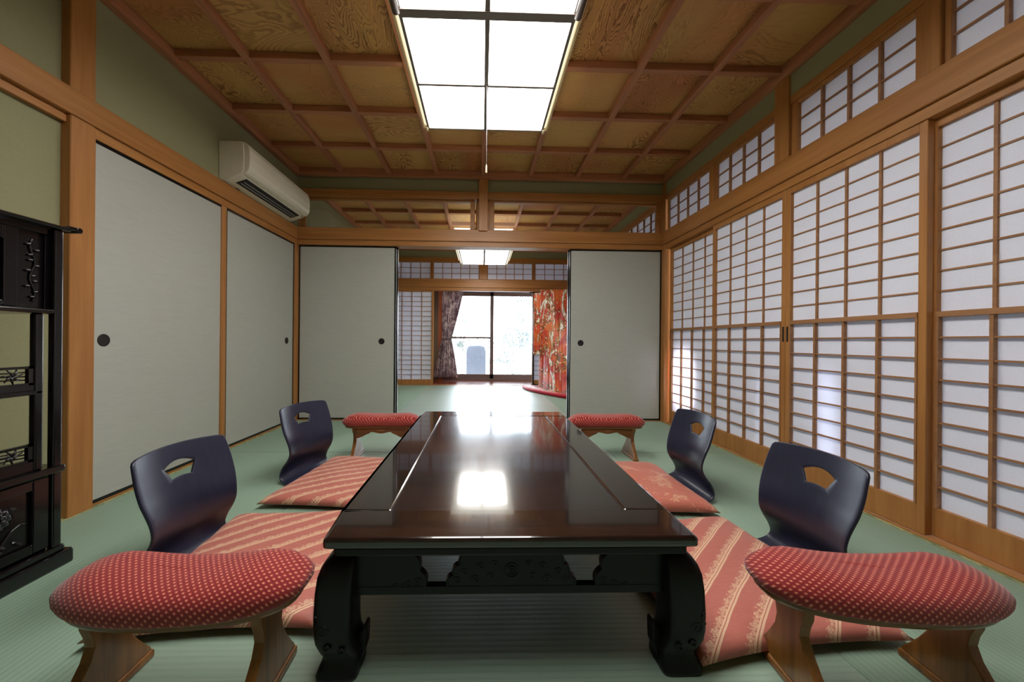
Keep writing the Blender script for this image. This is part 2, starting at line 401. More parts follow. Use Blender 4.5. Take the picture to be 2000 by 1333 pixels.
# far room right side
trim(B(1.785, 1.86, YB+.12, YF, 1.752, 1.878), PY, 'horizontal beam along the right wall of the far room', .003)
trim(B(1.797, 1.86, YB+.12, YF, 1.703, 1.752), PY, 'door head rail on the right of the far room')
trim(B(1.797, 1.86, YB+.12, YF, 2.19, 2.236), PY, 'top rail over the transoms on the right of the far room')
trim(B(1.797, 1.88, YB+.12, YF, -.03, .008), PY, 'door sill on the right of the far room')
trim(B(-1.83, -1.785, YB+.12, YF, 1.752, 1.865), PY, 'horizontal beam along the left wall of the far room', .003)
trim(B(-1.80, -1.776, 3.66, YF, 0, .05), PY, 'low skirting along the left wall of the far room')

# ------------------------------------------------------------------ lattice screens
def lattice(kind, label, axis, a, b, face, z0, z1, ncol, nrow_up, nrow_lo=0, zmid=None, stile=.03, top=.036, bot=.115, thick=.028, sgn=1, handle=None, cat=None):
    """axis 'y': panel on a wall of constant x; axis 'x': panel on a wall of constant y. face = room side; sgn = outward direction"""
    def box(m, u0, u1, w0, w1, h0, h1):
        w = sorted((face+sgn*w0, face+sgn*w1))
        if axis == 'y': m.box(w[0], w[1], u0, u1, h0, h1)
        else: m.box(u0, u1, w[0], w[1], h0, h1)
    g = 'y' if axis == 'y' else 'x'
    m = MB()
    box(m, a, a+stile, 0, thick, z0, z1); box(m, b-stile, b, 0, thick, z0, z1)
    box(m, a+stile, b-stile, 0, thick, z1-top, z1); box(m, a+stile, b-stile, 0, thick, z0, z0+bot)
    root = m.build(nm(kind), M['post_z'], bevel=.0015, seg=1)
    struct(root, label, cat or ('sliding screen' if kind == 'door' else 'transom window'))
    u0, u1, h0, h1 = a+stile, b-stile, z0+bot, z1-top
    def grid(hA, hB, rows, off):
        m1 = MB(); cw = (u1-u0)/ncol
        for i in range(1, ncol): box(m1, u0+i*cw-.0055, u0+i*cw+.0055, off+.001, off+.017, hA, hB)
        rh = (hB-hA)/rows
        for j in range(1, rows): box(m1, u0, u1, off+.004, off+.0155, hA+j*rh-.0034, hA+j*rh+.0034)
        return m1
    if nrow_lo:
        grid(zmid+.01, h1, nrow_up, .010).build('lattice', M['kumiko_'+g], root)
        m2 = grid(h0, zmid-.008, nrow_lo, -.001)
        box(m2, u0, u1, -.004, .022, zmid-.012, zmid+.010)
        box(m2, u0, u0+.008, -.002, .016, h0, zmid-.012); box(m2, u1-.008, u1, -.002, .016, h0, zmid-.012)
        m2.build('lower_lattice', M['kumiko_'+g], root)
        p = MB(); box(p, u0, u1, .0195, .0203, h0, h1)
    else:
        grid(h0, h1, nrow_up, .004).build('lattice', M['kumiko_'+g], root)
        p = MB(); box(p, u0, u1, .0215, .0223, h0, h1)
    p.build('paper', M['paper_far'] if (axis == 'x') else M['paper'], root)
    if handle is not None:
        u, hz = handle; m3 = MB(); box(m3, u-.006, u+.006, -.0012, .004, hz-.045, hz+.045); m3.build('recessed_pull', M['pull'], root)
    return root

ZK = 1.703
lattice('door', 'paper screen on the right wall nearest the back corner', 'y', 2.80, 3.535, 1.8375, .010, ZK, 4, 9, 9, .909, handle=(3.52, .86))
lattice('door', 'paper screen behind the far right black chair, left of the meeting stiles', 'y', 2.133, 2.827, 1.806, .010, ZK, 4, 9, 9, .909, handle=(2.147, .84))
lattice('door', 'paper screen on the right wall, right of the meeting stiles', 'y', 1.440, 2.131, 1.806, .010, ZK, 4, 9, 9, .909, handle=(2.117, .84))
lattice('door', 'rightmost paper screen, cut by the right edge of the picture', 'y', .762, 1.462, 1.8375, .010, ZK, 4, 9, 9, .909)
lattice('window', 'paper transom on the right nearest the back corner', 'y', 2.862, 3.535, 1.806, 1.8785, 2.19, 4, 3, stile=.018, top=.022, bot=.016)
lattice('window', 'second paper transom on the right from the back corner', 'y', 2.206, 2.804, 1.806, 1.8785, 2.19, 4, 3, stile=.018, top=.022, bot=.016)
lattice('window', 'third paper transom on the right, between the two upper posts', 'y', 1.446, 2.099, 1.806, 1.8785, 2.19, 4, 3, stile=.04, top=.022, bot=.016)
lattice('window', 'paper transom in the top right corner of the picture', 'y', .761, 1.389, 1.806, 1.8785, 2.19, 4, 3, stile=.02, top=.022, bot=.016)
# the same run behind the camera
for i, (a, b) in enumerate([(-.06, .655), (-.78, -.065)]):
    lattice('door', 'paper screen on the right behind the viewpoint, %s' % ['nearer', 'farther'][i], 'y', a, b, 1.82, .010, ZK, 4, 9, 9, .909)
    lattice('window', 'paper transom on the right behind the viewpoint, %s' % ['nearer', 'farther'][i], 'y', a, b, 1.806, 1.8785, 2.19, 4, 3, stile=.02, top=.022, bot=.016)
struct(B(1.80, 1.88, YN, -.785, 0, 1.75).box(1.80, 1.88, YN, -.785, 1.88, 2.24).build('wall_right_rear', M['plaster']), 'plaster wall on the right behind the viewpoint', 'wall')
# far wall screens and transoms
lattice('door', 'paper screen left of the veranda opening in the far room', 'x', -1.785, -.850, YF+.01, .004, 1.665, 5, 18, stile=.035, top=.025, bot=.095)
lattice('door', 'paper screen behind the red robe in the far room', 'x', .892, 1.795, YF+.01, .004, 1.665, 5, 18, stile=.035, top=.025, bot=.095)
for lb, a, b in (('leftmost', -1.785, -.902), ('second from left', -.868, -.052), ('third from left', .088, .892), ('rightmost', .930, 1.795)):
    lattice('window', 'paper transom over the veranda opening, %s of the far four' % lb, 'x', a, b, YF+.015, 1.8655, 2.172, 5, 3, stile=.012, top=.012, bot=.012)
# far room right
for i in range(3):
    a = 3.72+i*.905; w = ['first', 'second', 'third'][i]
    lattice('door', 'paper screen on the right of the far room, %s past the partition' % w, 'y', a, a+.9, 1.82, .010, ZK, 5, 9, 9, .909)
    lattice('window', 'paper transom on the right of the far room, %s past the partition' % w, 'y', a, a+.9, 1.806, 1.8785, 2.19, 5, 3, stile=.02, top=.022, bot=.016)

# ------------------------------------------------------------------ opaque sliding doors
def fusuma(label, axis, a, b, face, z0, z1, sgn, pull_u, fl=.012, fr=.012):
    def box(m, u0, u1, w0, w1, h0, h1):
        w = sorted((face+sgn*w0, face+sgn*w1))
        if axis == 'y': m.box(w[0], w[1], u0, u1, h0, h1)
        else: m.box(u0, u1, w[0], w[1], h0, h1)
    m = MB(); box(m, a+fl*.5, b-fr*.5, .003, .020, z0+.006, z1-.006)
    root = m.build(nm('door'), M['fusuma']); struct(root, label, 'sliding door')
    m = MB(); box(m, a, b, 0, .022, z1-.014, z1); box(m, a, b, 0, .022, z0, z0+.016)
    if fl: box(m, a, a+fl, 0, .022, z0, z1)
    if fr: box(m, b-fr, b, 0, .022, z0, z1)
    m.build('lacquer_frame', M['lacquer'], root, bevel=.001, seg=1)
    if pull_u is not None:
        m = MB(); d = face+sgn*.003
        pts = []
        n = 28
        for (r, o) in ((.020, -.0005), (.024, -.002), (.028, -.002), (.031, 0.0005)):
            ring = []
            for k in range(n):
                c, s_ = math.cos(2*PI*k/n)*r, math.sin(2*PI*k/n)*r
                ring.append((d+sgn*o, pull_u+c, .772+s_) if axis == 'y' else (pull_u+c, d+sgn*o, .772+s_))
            pts.append(ring)
        m.loft(pts); m.build('round_pull', M['pull'], root)
    return root
fusuma('large pale sliding door on the left wall beside the wide post', 'y', 1.70, 2.60, -1.797, .012, ZK, -1, 1.793, 0, 0)
fusuma('second pale sliding door on the left wall, under the air conditioner', 'y', 2.614, 3.545, -1.797, .012, ZK, -1, 3.428, .014, .012)
fusuma('pale sliding door left of the opening to the far room', 'x', -1.784, -.848, YB+.035, .006, ZK, 1, -.982)
fusuma('sliding door parked behind the left one in the back partition', 'x', -1.77, -.835, YB+.075, .006, ZK, 1, None)
fusuma('pale sliding door right of the opening to the far room', 'x', .868, 1.788, YB+.035, .006, ZK, 1, .983)
fusuma('sliding door parked behind the right one in the back partition', 'x', .860, 1.775, YB+.075, .006, ZK, 1, None)

# glass transom: two panes in frames
for lb, a, b in (('left', -1.775, -.078), ('right', .068, 1.78)):
    fr = MB(); y0, y1 = YB+.045, YB+.07
    fr.box(a, b, y0, y1, 1.866, 1.884).box(a, b, y0, y1, 2.158, 2.172).box(a, a+.045, y0, y1, 1.884, 2.158).box(b-.045, b, y0, y1, 1.884, 2.158)
    o = fr.build(nm('window'), M['post_x'], bevel=.002, seg=1); struct(o, 'clear glass transom over the %s back sliding door' % lb, 'window')
    B(a+.045, b-.045, YB+.055, YB+.060, 1.884, 2.158).build('glass_pane', M['glass'], o)

# far aluminium sliding window
o = B(-1.75, 1.75, 7.32, 7.42, -.02, .03).box(-1.75, 1.75, 7.32, 7.42, 1.76, 1.84).build(nm('window'), M['alu'], bevel=.003, seg=1)
struct(o, 'brown framed sliding garden window beyond the veranda', 'window')
def sash(a, b, y, rail):
    m = B(a, a+.055, y, y+.03, .03, 1.76).box(b-.055, b, y, y+.03, .03, 1.76).box(a, b, y, y+.03, .03, .115).box(a, b, y, y+.03, 1.685, 1.76)
    if rail: m.box(a, b, y, y+.03, .830, .866)
    s = m.build('sash', M['alu'], o, bevel=.002, seg=1)
    B(a+.04, b-.04, y+.012, y+.016, .10, 1.695).build('glass_pane', M['glass'], s)
    return s
sash(-.70, .222, 7.37, True); s2 = sash(.180, 1.08, 7.335, False); sash(-1.62, -.66, 7.335, True); sash(1.04, 1.70, 7.37, False)
B(.17, .20, 7.322, 7.336, .80, .86).build('crescent_lock', M['alu'], s2, bevel=.004)
trim(B(-.985, -.86, 7.295, 7.318, -.004, 1.84), wood('dull_brown_board', rgb(112, 92, 66), rgb(138, 114, 84), 'z', .5), 'dull brown board at the left of the garden window')
trim(B(-.858, -.78, 7.290, 7.318, -.004, 1.84), wood('orange_board', rgb(176, 92, 52), rgb(206, 122, 76), 'z', .35), 'orange-brown board beside the curtain at the garden window')
trim(B(-1.75, 1.75, 7.30, 7.42, 1.84, 1.90), PX, 'wooden lintel over the garden window')
struct(B(-1.75, 1.75, 7.36, 7.366, 1.90, 2.15).build(nm('window'), M['glass']), 'added unseen glass transom above the garden window, for more veranda daylight', 'window')  # opening added over the lintel to brighten the veranda and far paper

# ------------------------------------------------------------------ furniture materials
def table_wood():
    t = NT('dark_rosewood_gloss'); v = t.coords()
    f = t.noise(t.mapping(v, (30, 3, 30)), 1, 4, .6, .4); f2 = t.noise(t.mapping(v, (140, 6, 140)), 1, 2)
    c = t.ramp(f, [(.3, rgb(14, 9, 10)), (.55, rgb(27, 16, 17)), (.75, rgb(46, 25, 21))])
    r = t.math('MULTIPLY_ADD', f2, .10, .09)
    t.bsdf(c, r, coat=1, spec=.6, bump=t.bump(f2, .03, .0005), coat_rough=.045); return t.m
def table_inlay():
    t = NT('dark_rosewood_panel'); v = t.coords()
    f = t.noise(t.mapping(v, (45, 3, 45)), 1, 4, .6, .4); f2 = t.noise(t.mapping(v, (5, 120, 10)), 1, 3)
    c = t.ramp(f, [(.3, rgb(16, 12, 18)), (.55, rgb(25, 18, 24)), (.75, rgb(36, 24, 28))])
    r = t.math('MULTIPLY_ADD', f2, .12, .13)
    t.bsdf(c, r, coat=1, spec=.8, bump=t.bump(f2, .06, .0007), coat_rough=.075); return t.m
M['table'] = table_wood(); M['inlay'] = table_inlay()
M['ebony'] = plain('carved_black_wood', rgb(15, 12, 13), .34, spec=.3)
M['groove'] = plain('inlay_line', rgb(70, 54, 52), .25)
M['cabinet'] = plain('black_rosewood', rgb(13, 9, 12), .2, coat=.3)
M['cabinet_carving'] = plain('black_rosewood_carving', rgb(34, 30, 34), .16, coat=.5)
def zaisu_m():
    t = NT('black_plywood_blue_sheen'); v = t.coords()
    f = t.noise(t.mapping(v, (30, 60, 3)), 1, 3)
    t.bsdf(t.mix(f, rgb(22, 25, 42), rgb(36, 40, 64)), .36, spec=.55, coat=.15, bump=t.bump(f, .05, .0006), coat_rough=.3); return t.m  # bluish reflection from the screens is mixed into the black base colour
M['zaisu'] = zaisu_m()
M['walnut'] = wood('varnished_brown_wood', rgb(100, 62, 26), rgb(156, 104, 50), 'z', .3, 1.2, .3)
M['walnut_x'] = wood('varnished_brown_wood_lengthwise', rgb(92, 60, 30), rgb(140, 96, 52), 'x', .3, 1.0, .3)

def dotted():
    t = NT('red_dotted_upholstery'); v = t.coords(); o = t.sep(v)
    yz = t.math('ADD', o[1], o[2])
    u = t.math('MULTIPLY', t.math('ADD', t.math('MULTIPLY', o[0], 1.25), yz), 2*PI/.0155)
    w = t.math('MULTIPLY', t.math('SUBTRACT', yz, t.math('MULTIPLY', o[0], .85)), 2*PI/.0155)
    d = t.math('MULTIPLY', t.math('MULTIPLY_ADD', t.math('COSINE', u), .5, .5), t.math('MULTIPLY_ADD', t.math('COSINE', w), .5, .5))
    f = t.noise(v, 500, 2)
    c = t.mix(f, rgb(142, 36, 36), rgb(176, 56, 52))
    m = t.ramp(d, [(.45, (0, 0, 0)), (.95, (1, 1, 1))])
    ring = t.ramp(d, [(.0, (1, 1, 1)), (.30, (0, 0, 0))])
    c = t.mix(t.math('MULTIPLY', ring, .6), c, rgb(104, 20, 26))
    c = t.mix(m, c, rgb(224, 150, 122))
    t.bsdf(c, .75, spec=.2, sheen=.3, bump=t.bump(d, .5, .0015)); return t.m
M['dotted'] = dotted()

def brocade(name, striped=True):
    t = NT(name); v = t.coords(); o = t.sep(v)
    wob = t.math('MULTIPLY', t.noise(v, 6, 2), .012)
    ang = math.radians(38)
    b = t.math('ADD', t.math('ADD', t.math('MULTIPLY', o[0], -math.sin(ang)), t.math('MULTIPLY', o[1], math.cos(ang))), wob)
    a = t.math('ADD', t.math('MULTIPLY', o[0], math.cos(ang)), t.math('MULTIPLY', o[1], math.sin(ang)))
    P = .070
    fb = t.math('MULTIPLY', t.math('FRACT', t.math('DIVIDE', t.math('ADD', b, 1.0), P)), P)
    f = t.noise(t.mapping(v, (60, 300, 10)), 1, 3)
    g = t.noise(t.mapping(v, (14, 90, 4)), 1, 2)
    base = t.mix(f, rgb(174, 98, 86), rgb(194, 120, 104)); base = t.mix(t.math('MULTIPLY', g, .4), base, rgb(168, 78, 68))
    gold = t.mix(f, rgb(212, 172, 138), rgb(228, 194, 160))
    line = t.math('MULTIPLY', t.math('LESS_THAN', fb, .0115), t.math('GREATER_THAN', t.math('ABSOLUTE', t.math('SUBTRACT', fb, .0062)), .0012))
    # row of blossoms and leaves standing on the line
    per = .046; jig = t.math('MULTIPLY', t.math('SUBTRACT', t.noise(v, 160, 2), .5), .008)
    def disc(phase, cb, r, sq=1.0):
        da = t.math('MULTIPLY', t.math('MULTIPLY', t.math('SUBTRACT', t.math('FRACT', t.math('ADD', t.math('DIVIDE', a, per), 50+phase)), .5), per), sq)
        db = t.math('SUBTRACT', fb, cb)
        d = t.math('SQRT', t.math('ADD', t.math('MULTIPLY', da, da), t.math('MULTIPLY', db, db)))
        return t.math('LESS_THAN', t.math('ADD', d, jig), r)
    fl = disc(0, .0205, .0088)
    for ph, cb, r, sq in ((.5, .0165, .0055, 1), (.27, .0190, .0042, .8), (.73, .0200, .0045, .8), (.40, .0270, .0030, 1.3), (.12, .0145, .0045, .6), (.88, .0145, .0045, .6)):
        fl = t.math('MAXIMUM', fl, disc(ph, cb, r, sq))
    pv = t.comb(a, fb, 0)
    cell = t.math('GREATER_THAN', t.voro(pv, 190, 'DISTANCE_TO_EDGE'), .07)
    flw = t.math('MULTIPLY', t.math('MULTIPLY', fl, cell), t.math('GREATER_THAN', fb, .0115))
    if striped:
        m = t.math('MAXIMUM', line, t.math('MULTIPLY', flw, .85))
    else:
        blot = t.math('GREATER_THAN', t.noise(v, 9, 3, .6, 1.2), .60)
        m = t.math('MULTIPLY', t.math('MULTIPLY', blot, t.math('GREATER_THAN', t.voro(v, 60, 'DISTANCE_TO_EDGE'), .08)), .6)
        base = t.mix(.4, base, rgb(200, 112, 88))
    c = t.mix(m, base, gold)
    t.bsdf(c, .5, spec=.35, sheen=.2, bump=t.bump(m, .2, .001)); return t.m
M['brocade'] = brocade('salmon_brocade_with_flower_stripes'); M['brocade_b'] = brocade('salmon_brocade_with_scattered_flowers', False)

# ------------------------------------------------------------------ low table
TX0, TX1, TY0, TY1, TZ = -.360, .513, .842, 2.362, .330
tb = empty('low_table', ((TX0+TX1)/2, (TY0+TY1)/2, 0))
tag(tb, 'large low dark rosewood table with glossy inset top and carved curved legs on tatami', 'table')
tx, ty = (TX1-TX0)/2, (TY1-TY0)/2
IX, IY = tx-.125, ty-.14
m = MB()
m.box(-tx, tx, -ty, -IY, TZ-.026, TZ).box(-tx, tx, IY, ty, TZ-.026, TZ).box(-tx, -IX, -IY, IY, TZ-.026, TZ).box(IX, tx, -IY, IY, TZ-.026, TZ)
bmesh.ops.remove_doubles(m.bm, verts=m.bm.verts, dist=.00001)
topo = m.build('tabletop_frame', M['table'], tb, bevel=.0085, seg=3)
m = MB().box(-tx+.02, tx-.02, -ty+.014, ty-.014, TZ-.050, TZ-.0262); m.build('lower_moulding', M['ebony'], tb, bevel=.006)
m = MB().box(-IX+.002, IX-.002, -IY+.002, IY-.002, TZ-.020, TZ-.0012); m.build('inset_panel', M['inlay'], tb)
m = MB()
for s_ in (-1, 1):
    m.box(s_*IX-.0013, s_*IX+.0013, -IY, IY, TZ-.010, TZ+.0003).box(-IX, IX, s_*IY-.0010, s_*IY+.0010, TZ-.010, TZ-.0002)
m.build('inlay_line', M['groove'], tb)
AZ0, AZ1 = .178, TZ-.0502
def scallop(x0, z0, x1, z1, n=3, amp=.009):
    pts = []; N = n*6
    for i in range(N+1):
        t_ = i/N; d = amp*abs(math.sin(PI*n*t_)); L = math.hypot(x1-x0, z1-z0); nx, nz = (z1-z0)/L, -(x1-x0)/L
        pts.append((x0+(x1-x0)*t_+nx*d, z0+(z1-z0)*t_+nz*d))
    return pts
def apron(half, off, plane):
    """frieze between two legs with two scalloped openings"""
    m = MB(); w = half-.06
    k = .62*half if half < .6 else .78*half
    q = 1 if half < .6 else half/.4365
    a0, a1 = .112*q, .234*q      # opening at the top
    b0, b1 = .156*q, .203*q      # opening at the bottom (narrow)
    zo, zt = AZ0+.018, AZ1-.006
    for s_ in (-1, 1):
        pts = [(s_*w, AZ0+.018), (s_*b1, zo)]+[(s_*x, z) for x, z in scallop(b1, zo, a1, zt, 2, -.008)]+[(s_*w, zt)]
        m.prism(pts if s_ > 0 else pts[::-1], off-.009, off+.009, plane)
    pts = [(-b0, zo), (b0, zo)]+[(x, z) for x, z in scallop(b0, zo, a0, zt, 3, .008)]+[(-x, z) for x, z in scallop(b0, zo, a0, zt, 3, .008)[::-1]]
    m.prism(pts, off-.009, off+.009, plane)
    m.prism([(-w, AZ0), (w, AZ0), (w, zo+.0005), (-w, zo+.0005)], off-.010, off+.010, plane)
    m.prism([(-w, zt-.0005), (w, zt-.0005), (w, AZ1), (-w, AZ1)], off-.010, off+.010, plane)
    return m
def spiral(cx, cz, r, turns, flip=1, n=26, a0=0.0):
    return [(cx+flip*r*(1-t_)*math.cos(a0+turns*2*PI*t_), cz+r*(1-t_)*math.sin(a0+turns*2*PI*t_)) for t_ in [i/n*.85 for i in range(n+1)]]
def carve(half, off, plane, m):
    P = (lambda u, z: (u, off, z)) if plane == 'xz' else (lambda u, z: (off, u, z))
    k = .62*half if half < .6 else .78*half
    random.seed(3)
    q = 1 if half < .6 else half/.4365
    zo, zt = AZ0+.018, AZ1-.006
    for s_ in (-1, 1):
        for cx, cz, r, tn in ((.222, AZ0+.028, .012, 1.6), (.246, AZ0+.024, .008, 1.3), (.130, AZ0+.032, .010, 1.5), (.112, AZ0+.052, .010, 1.4), (.085, AZ0+.034, .011, 1.6), (.074, AZ0+.066, .010, 1.3), (.050, AZ0+.042, .009, 1.3), (.040, AZ0+.072, .008, 1.4)):
            cx = cx if q == 1 else (cx+.0 if cx < .2 else cx+.234*(q-1))
            m.tube([P(s_*x, z) for x, z in spiral(cx, cz, r, tn)], .0018, 6)
        m.tube([P(s_*(.255+(.234*(q-1))+i*.004), AZ0+.022+.004*math.sin(i*1.4)) for i in range(9)], .0016, 6)
        # moulded edge around the opening
        b0, a0, b1, a1 = .156*q, .112*q, .203*q, .234*q
        m.tube([P(s_*(x-.004), z) for x, z in scallop(b0, zo, a0, zt, 3, .008)], .0018, 6)
        m.tube([P(s_*(x+.003), z) for x, z in scallop(b1, zo, a1, zt, 2, -.008)], .0022, 6)
    for r in (.017, .010, .004): m.tube([P(r*math.cos(a*PI/8), AZ0+.056+r*math.sin(a*PI/8)) for a in range(16)], .0022, 6, closed=True)
    return m
for s_, o_ in ((-1, -ty+.045), (1, ty-.045)):
    carve(tx, o_+s_*.0085, 'xz', apron(tx, o_, 'xz')).build('apron', M['ebony'], tb)
for s_, o_ in ((-1, -tx+.045), (1, tx-.045)):
    carve(ty, o_+s_*.0085, 'yz', apron(ty, o_, 'yz')).build('apron', M['ebony'], tb)
def table_leg(sx, sy):
    # z, outer face beyond the table edge, inner face
    prof = [(AZ1, -.016, -.068), (.268, .000, -.068), (.255, .009, -.068), (.235, .016, -.068), (.20, .020, -.067), (.15, .022, -.066), (.11, .022, -.066), (.085, .019, -.068),
            (.068, .014, -.073), (.056, .010, -.077), (.048, .006, -.077), (.038, .007, -.076), (.024, .013, -.076), (.010, .018, -.078), (0, .017, -.078)]
    rings = []
    for z, o, i_ in prof:
        cx, cy = sx*(tx+(o+i_)/2), sy*(ty+(o+i_)/2-.020); h = (o-i_)/2; ring = []
        for k in range(28):
            a = 2*PI*k/28+PI/28; c, s2 = math.cos(a), math.sin(a); e = .30
            ring.append((cx+h*math.copysign(abs(c)**e, c), cy+h*math.copysign(abs(s2)**e, s2), z))
        rings.append(ring)
    m = MB().loft(rings)
    lg = m.build('leg', M['ebony'], tb)
    # inner hook of the foot
    m = MB(); x0 = sx*(tx-.066)
    hook = [(x0, .0), (x0-sx*.014, .02), (x0-sx*.024, .05), (x0-sx*.026, .098), (x0-sx*.020, .104), (x0-sx*.004, .075), (x0+sx*.02, .06), (x0+sx*.02, .0)]
    m.prism(hook if sx > 0 else hook[::-1], sy*(ty-.055)-.016, sy*(ty-.055)+.016, 'xz')
    m.build('foot_scroll', M['ebony'], lg, bevel=.004)
    m = MB(); yf = sy*(ty+.001)
    for cx, cz, r, tn in ((sx*(tx-.004), .118, .015, 1.5), (sx*(tx-.012), .080, .009, 1.2), (sx*(tx-.045), .072, .009, 1.2)):
        m.tube([(x, yf, z) for x, z in spiral(cx, cz, r, tn, -sx)], .0026, 6)
    m.tube([(sx*(tx+.014), yf, .155), (sx*(tx+.006), yf, .146), (sx*(tx+.008), yf, .136), (sx*(tx+.015), yf, .128)], .003, 6)
    m.build('carved_scroll', M['ebony'], lg)
for sx in (-1, 1):
    for sy in (-1, 1): table_leg(sx, sy)

# ------------------------------------------------------------------ legless chairs
ZP = [(.40, .0065, .150), (.36, .0065, .178), (.25, .0065, .19), (.12, .0065, .19), (.05, .0075, .188), (.012, .014, .186), (-.014, .030, .182), (-.026, .055, .176), (-.024, .088, .174),
      (-.010, .125, .168), (-.003, .160, .167), (-.006, .200, .171), (-.016, .240, .178), (-.028, .275, .183), (-.042, .320, .184), (-.054, .360, .181), (-.068, .402, .176)]
def interp(L, s):
    s = max(0, min(1, s))*(len(L)-1); i = min(int(s), len(L)-2); f = s-i
    def cr(a, b, c, d, f): return .5*((2*b)+(-a+c)*f+(2*a-5*b+4*c-d)*f*f+(-a+3*b-3*c+d)*f**3)
    q = [L[max(i-1, 0)], L[i], L[i+1], L[min(i+2, len(L)-1)]]
    return [cr(q[0][k], q[1][k], q[2][k], q[3][k], f) for k in range(len(L[0]))]
def zs(t_, s_):
    # round the free corners
    for lo, hi, w in ((.955, 1.0, 1), (.0, .045, -1)):
        du = (abs(t_)-.89)/.11; dv = (s_-.972)/.028 if w == 1 else (.028-s_)/.028
        if du > 0 and dv > 0:
            L = max(du, dv)/math.hypot(du, dv); du *= L; dv *= L
            t_ = math.copysign(.89+.11*du, t_); s_ = .972+.028*dv if w == 1 else .028-.028*dv
    x, z, h = interp(ZP, s_)
    b = max(0, min(1, (s_-.36)/.3)); b = b*b*(3-2*b)
    x += b*.040*t_*t_
    z += max(0, (s_-.9)/.1)*.008*(1-t_*t_)
    return (x, t_*h, z)
def zaisu_mesh():
    bm = bmesh.new(); K = 16; sA = .70; rows = 40
    grid = [[bm.verts.new(zs(-1+2*i/K, sA*j/rows)) for i in range(K+1)] for j in range(rows+1)]
    for j in range(rows):
        for i in range(K): bm.faces.new((grid[j][i], grid[j][i+1], grid[j+1][i+1], grid[j+1][i]))
    side = 14
    outer = [(-1+2*i/K, sA) for i in range(K)] + [(1, sA+(1-sA)*i/side) for i in range(side)] + [(1-2*i/K, 1) for i in range(K)] + [(-1, 1-(1-sA)*i/side) for i in range(side)]
    # fan shaped hand hole: bottom arc, right, top arc, left in matching counts
    sb, st = .845, .925; hb, ht = .20, .325
    hole = []
    for i in range(K): u = -1+2*i/K; hole.append((u*hb, sb-.004+.006*(1-u*u)))
    for i in range(side): f = i/side; hole.append((hb+(ht-hb)*f, sb-.004+(st-.026-sb+.004)*f))
    for i in range(K): u = 1-2*i/K; hole.append((u*ht, st-.026+.026*(1-u*u)))
    for i in range(side): f = 1-i/side; hole.append((-(hb+(ht-hb)*f), sb-.004+(st-.026-sb+.004)*f))
    R = 7; n = len(outer); prev = None
    for r in range(R+1):
        f = r/R
        if r == 0: ring = [grid[rows][i] for i in range(K)]+[grid[rows][K]]+[None]*(n-K-1)
        else: ring = [None]*n
        for i in range(n):
            if r == 0 and i <= K: continue
            o_, h_ = outer[i], hole[i]
            ring[i] = bm.verts.new(zs(o_[0]+(h_[0]-o_[0])*f, o_[1]+(h_[1]-o_[1])*f))
        if prev:
            for i in range(n):
                j = (i+1) % n; bm.faces.new((prev[i], prev[j], ring[j], ring[i]))
        prev = ring
    bmesh.ops.remove_doubles(bm, verts=bm.verts, dist=.0003)
    for f in bm.faces: f.smooth = True
    bmesh.ops.recalc_face_normals(bm, faces=bm.faces)
    me = bpy.data.meshes.new('legless_chair'); bm.to_mesh(me); bm.free(); me.materials.append(M['zaisu'])
    return me
zme = zaisu_mesh()
chair_group = 'black legless chairs around the low table'
for x, y, a, lb in ((-1.025, 1.322, math.radians(-6), 'black legless chair at the near left, in front of the large sliding door'),
                    (-1.010, 2.165, math.radians(-17), 'black legless chair at the far left of the table, beside the second left door'),
                    (1.118, 1.930, math.radians(180), 'black legless chair at the far right of the low table'),
                    (1.125, 1.232, math.radians(181), 'black legless chair at the near right, behind the near right armrest')):
    o = bpy.data.objects.new('legless_chair', zme); COL.objects.link(o); o.location = (x, y, 0); o.rotation_euler = (0, 0, a)
    sd = o.modifiers.new('solid', 'SOLIDIFY'); sd.thickness = .0095; sd.offset = 0
    bv = o.modifiers.new('bevel', 'BEVEL'); bv.width = .003; bv.segments = 2; bv.limit_method = 'ANGLE'; bv.angle_limit = math.radians(50)
    tag(o, lb, 'chair', chair_group)

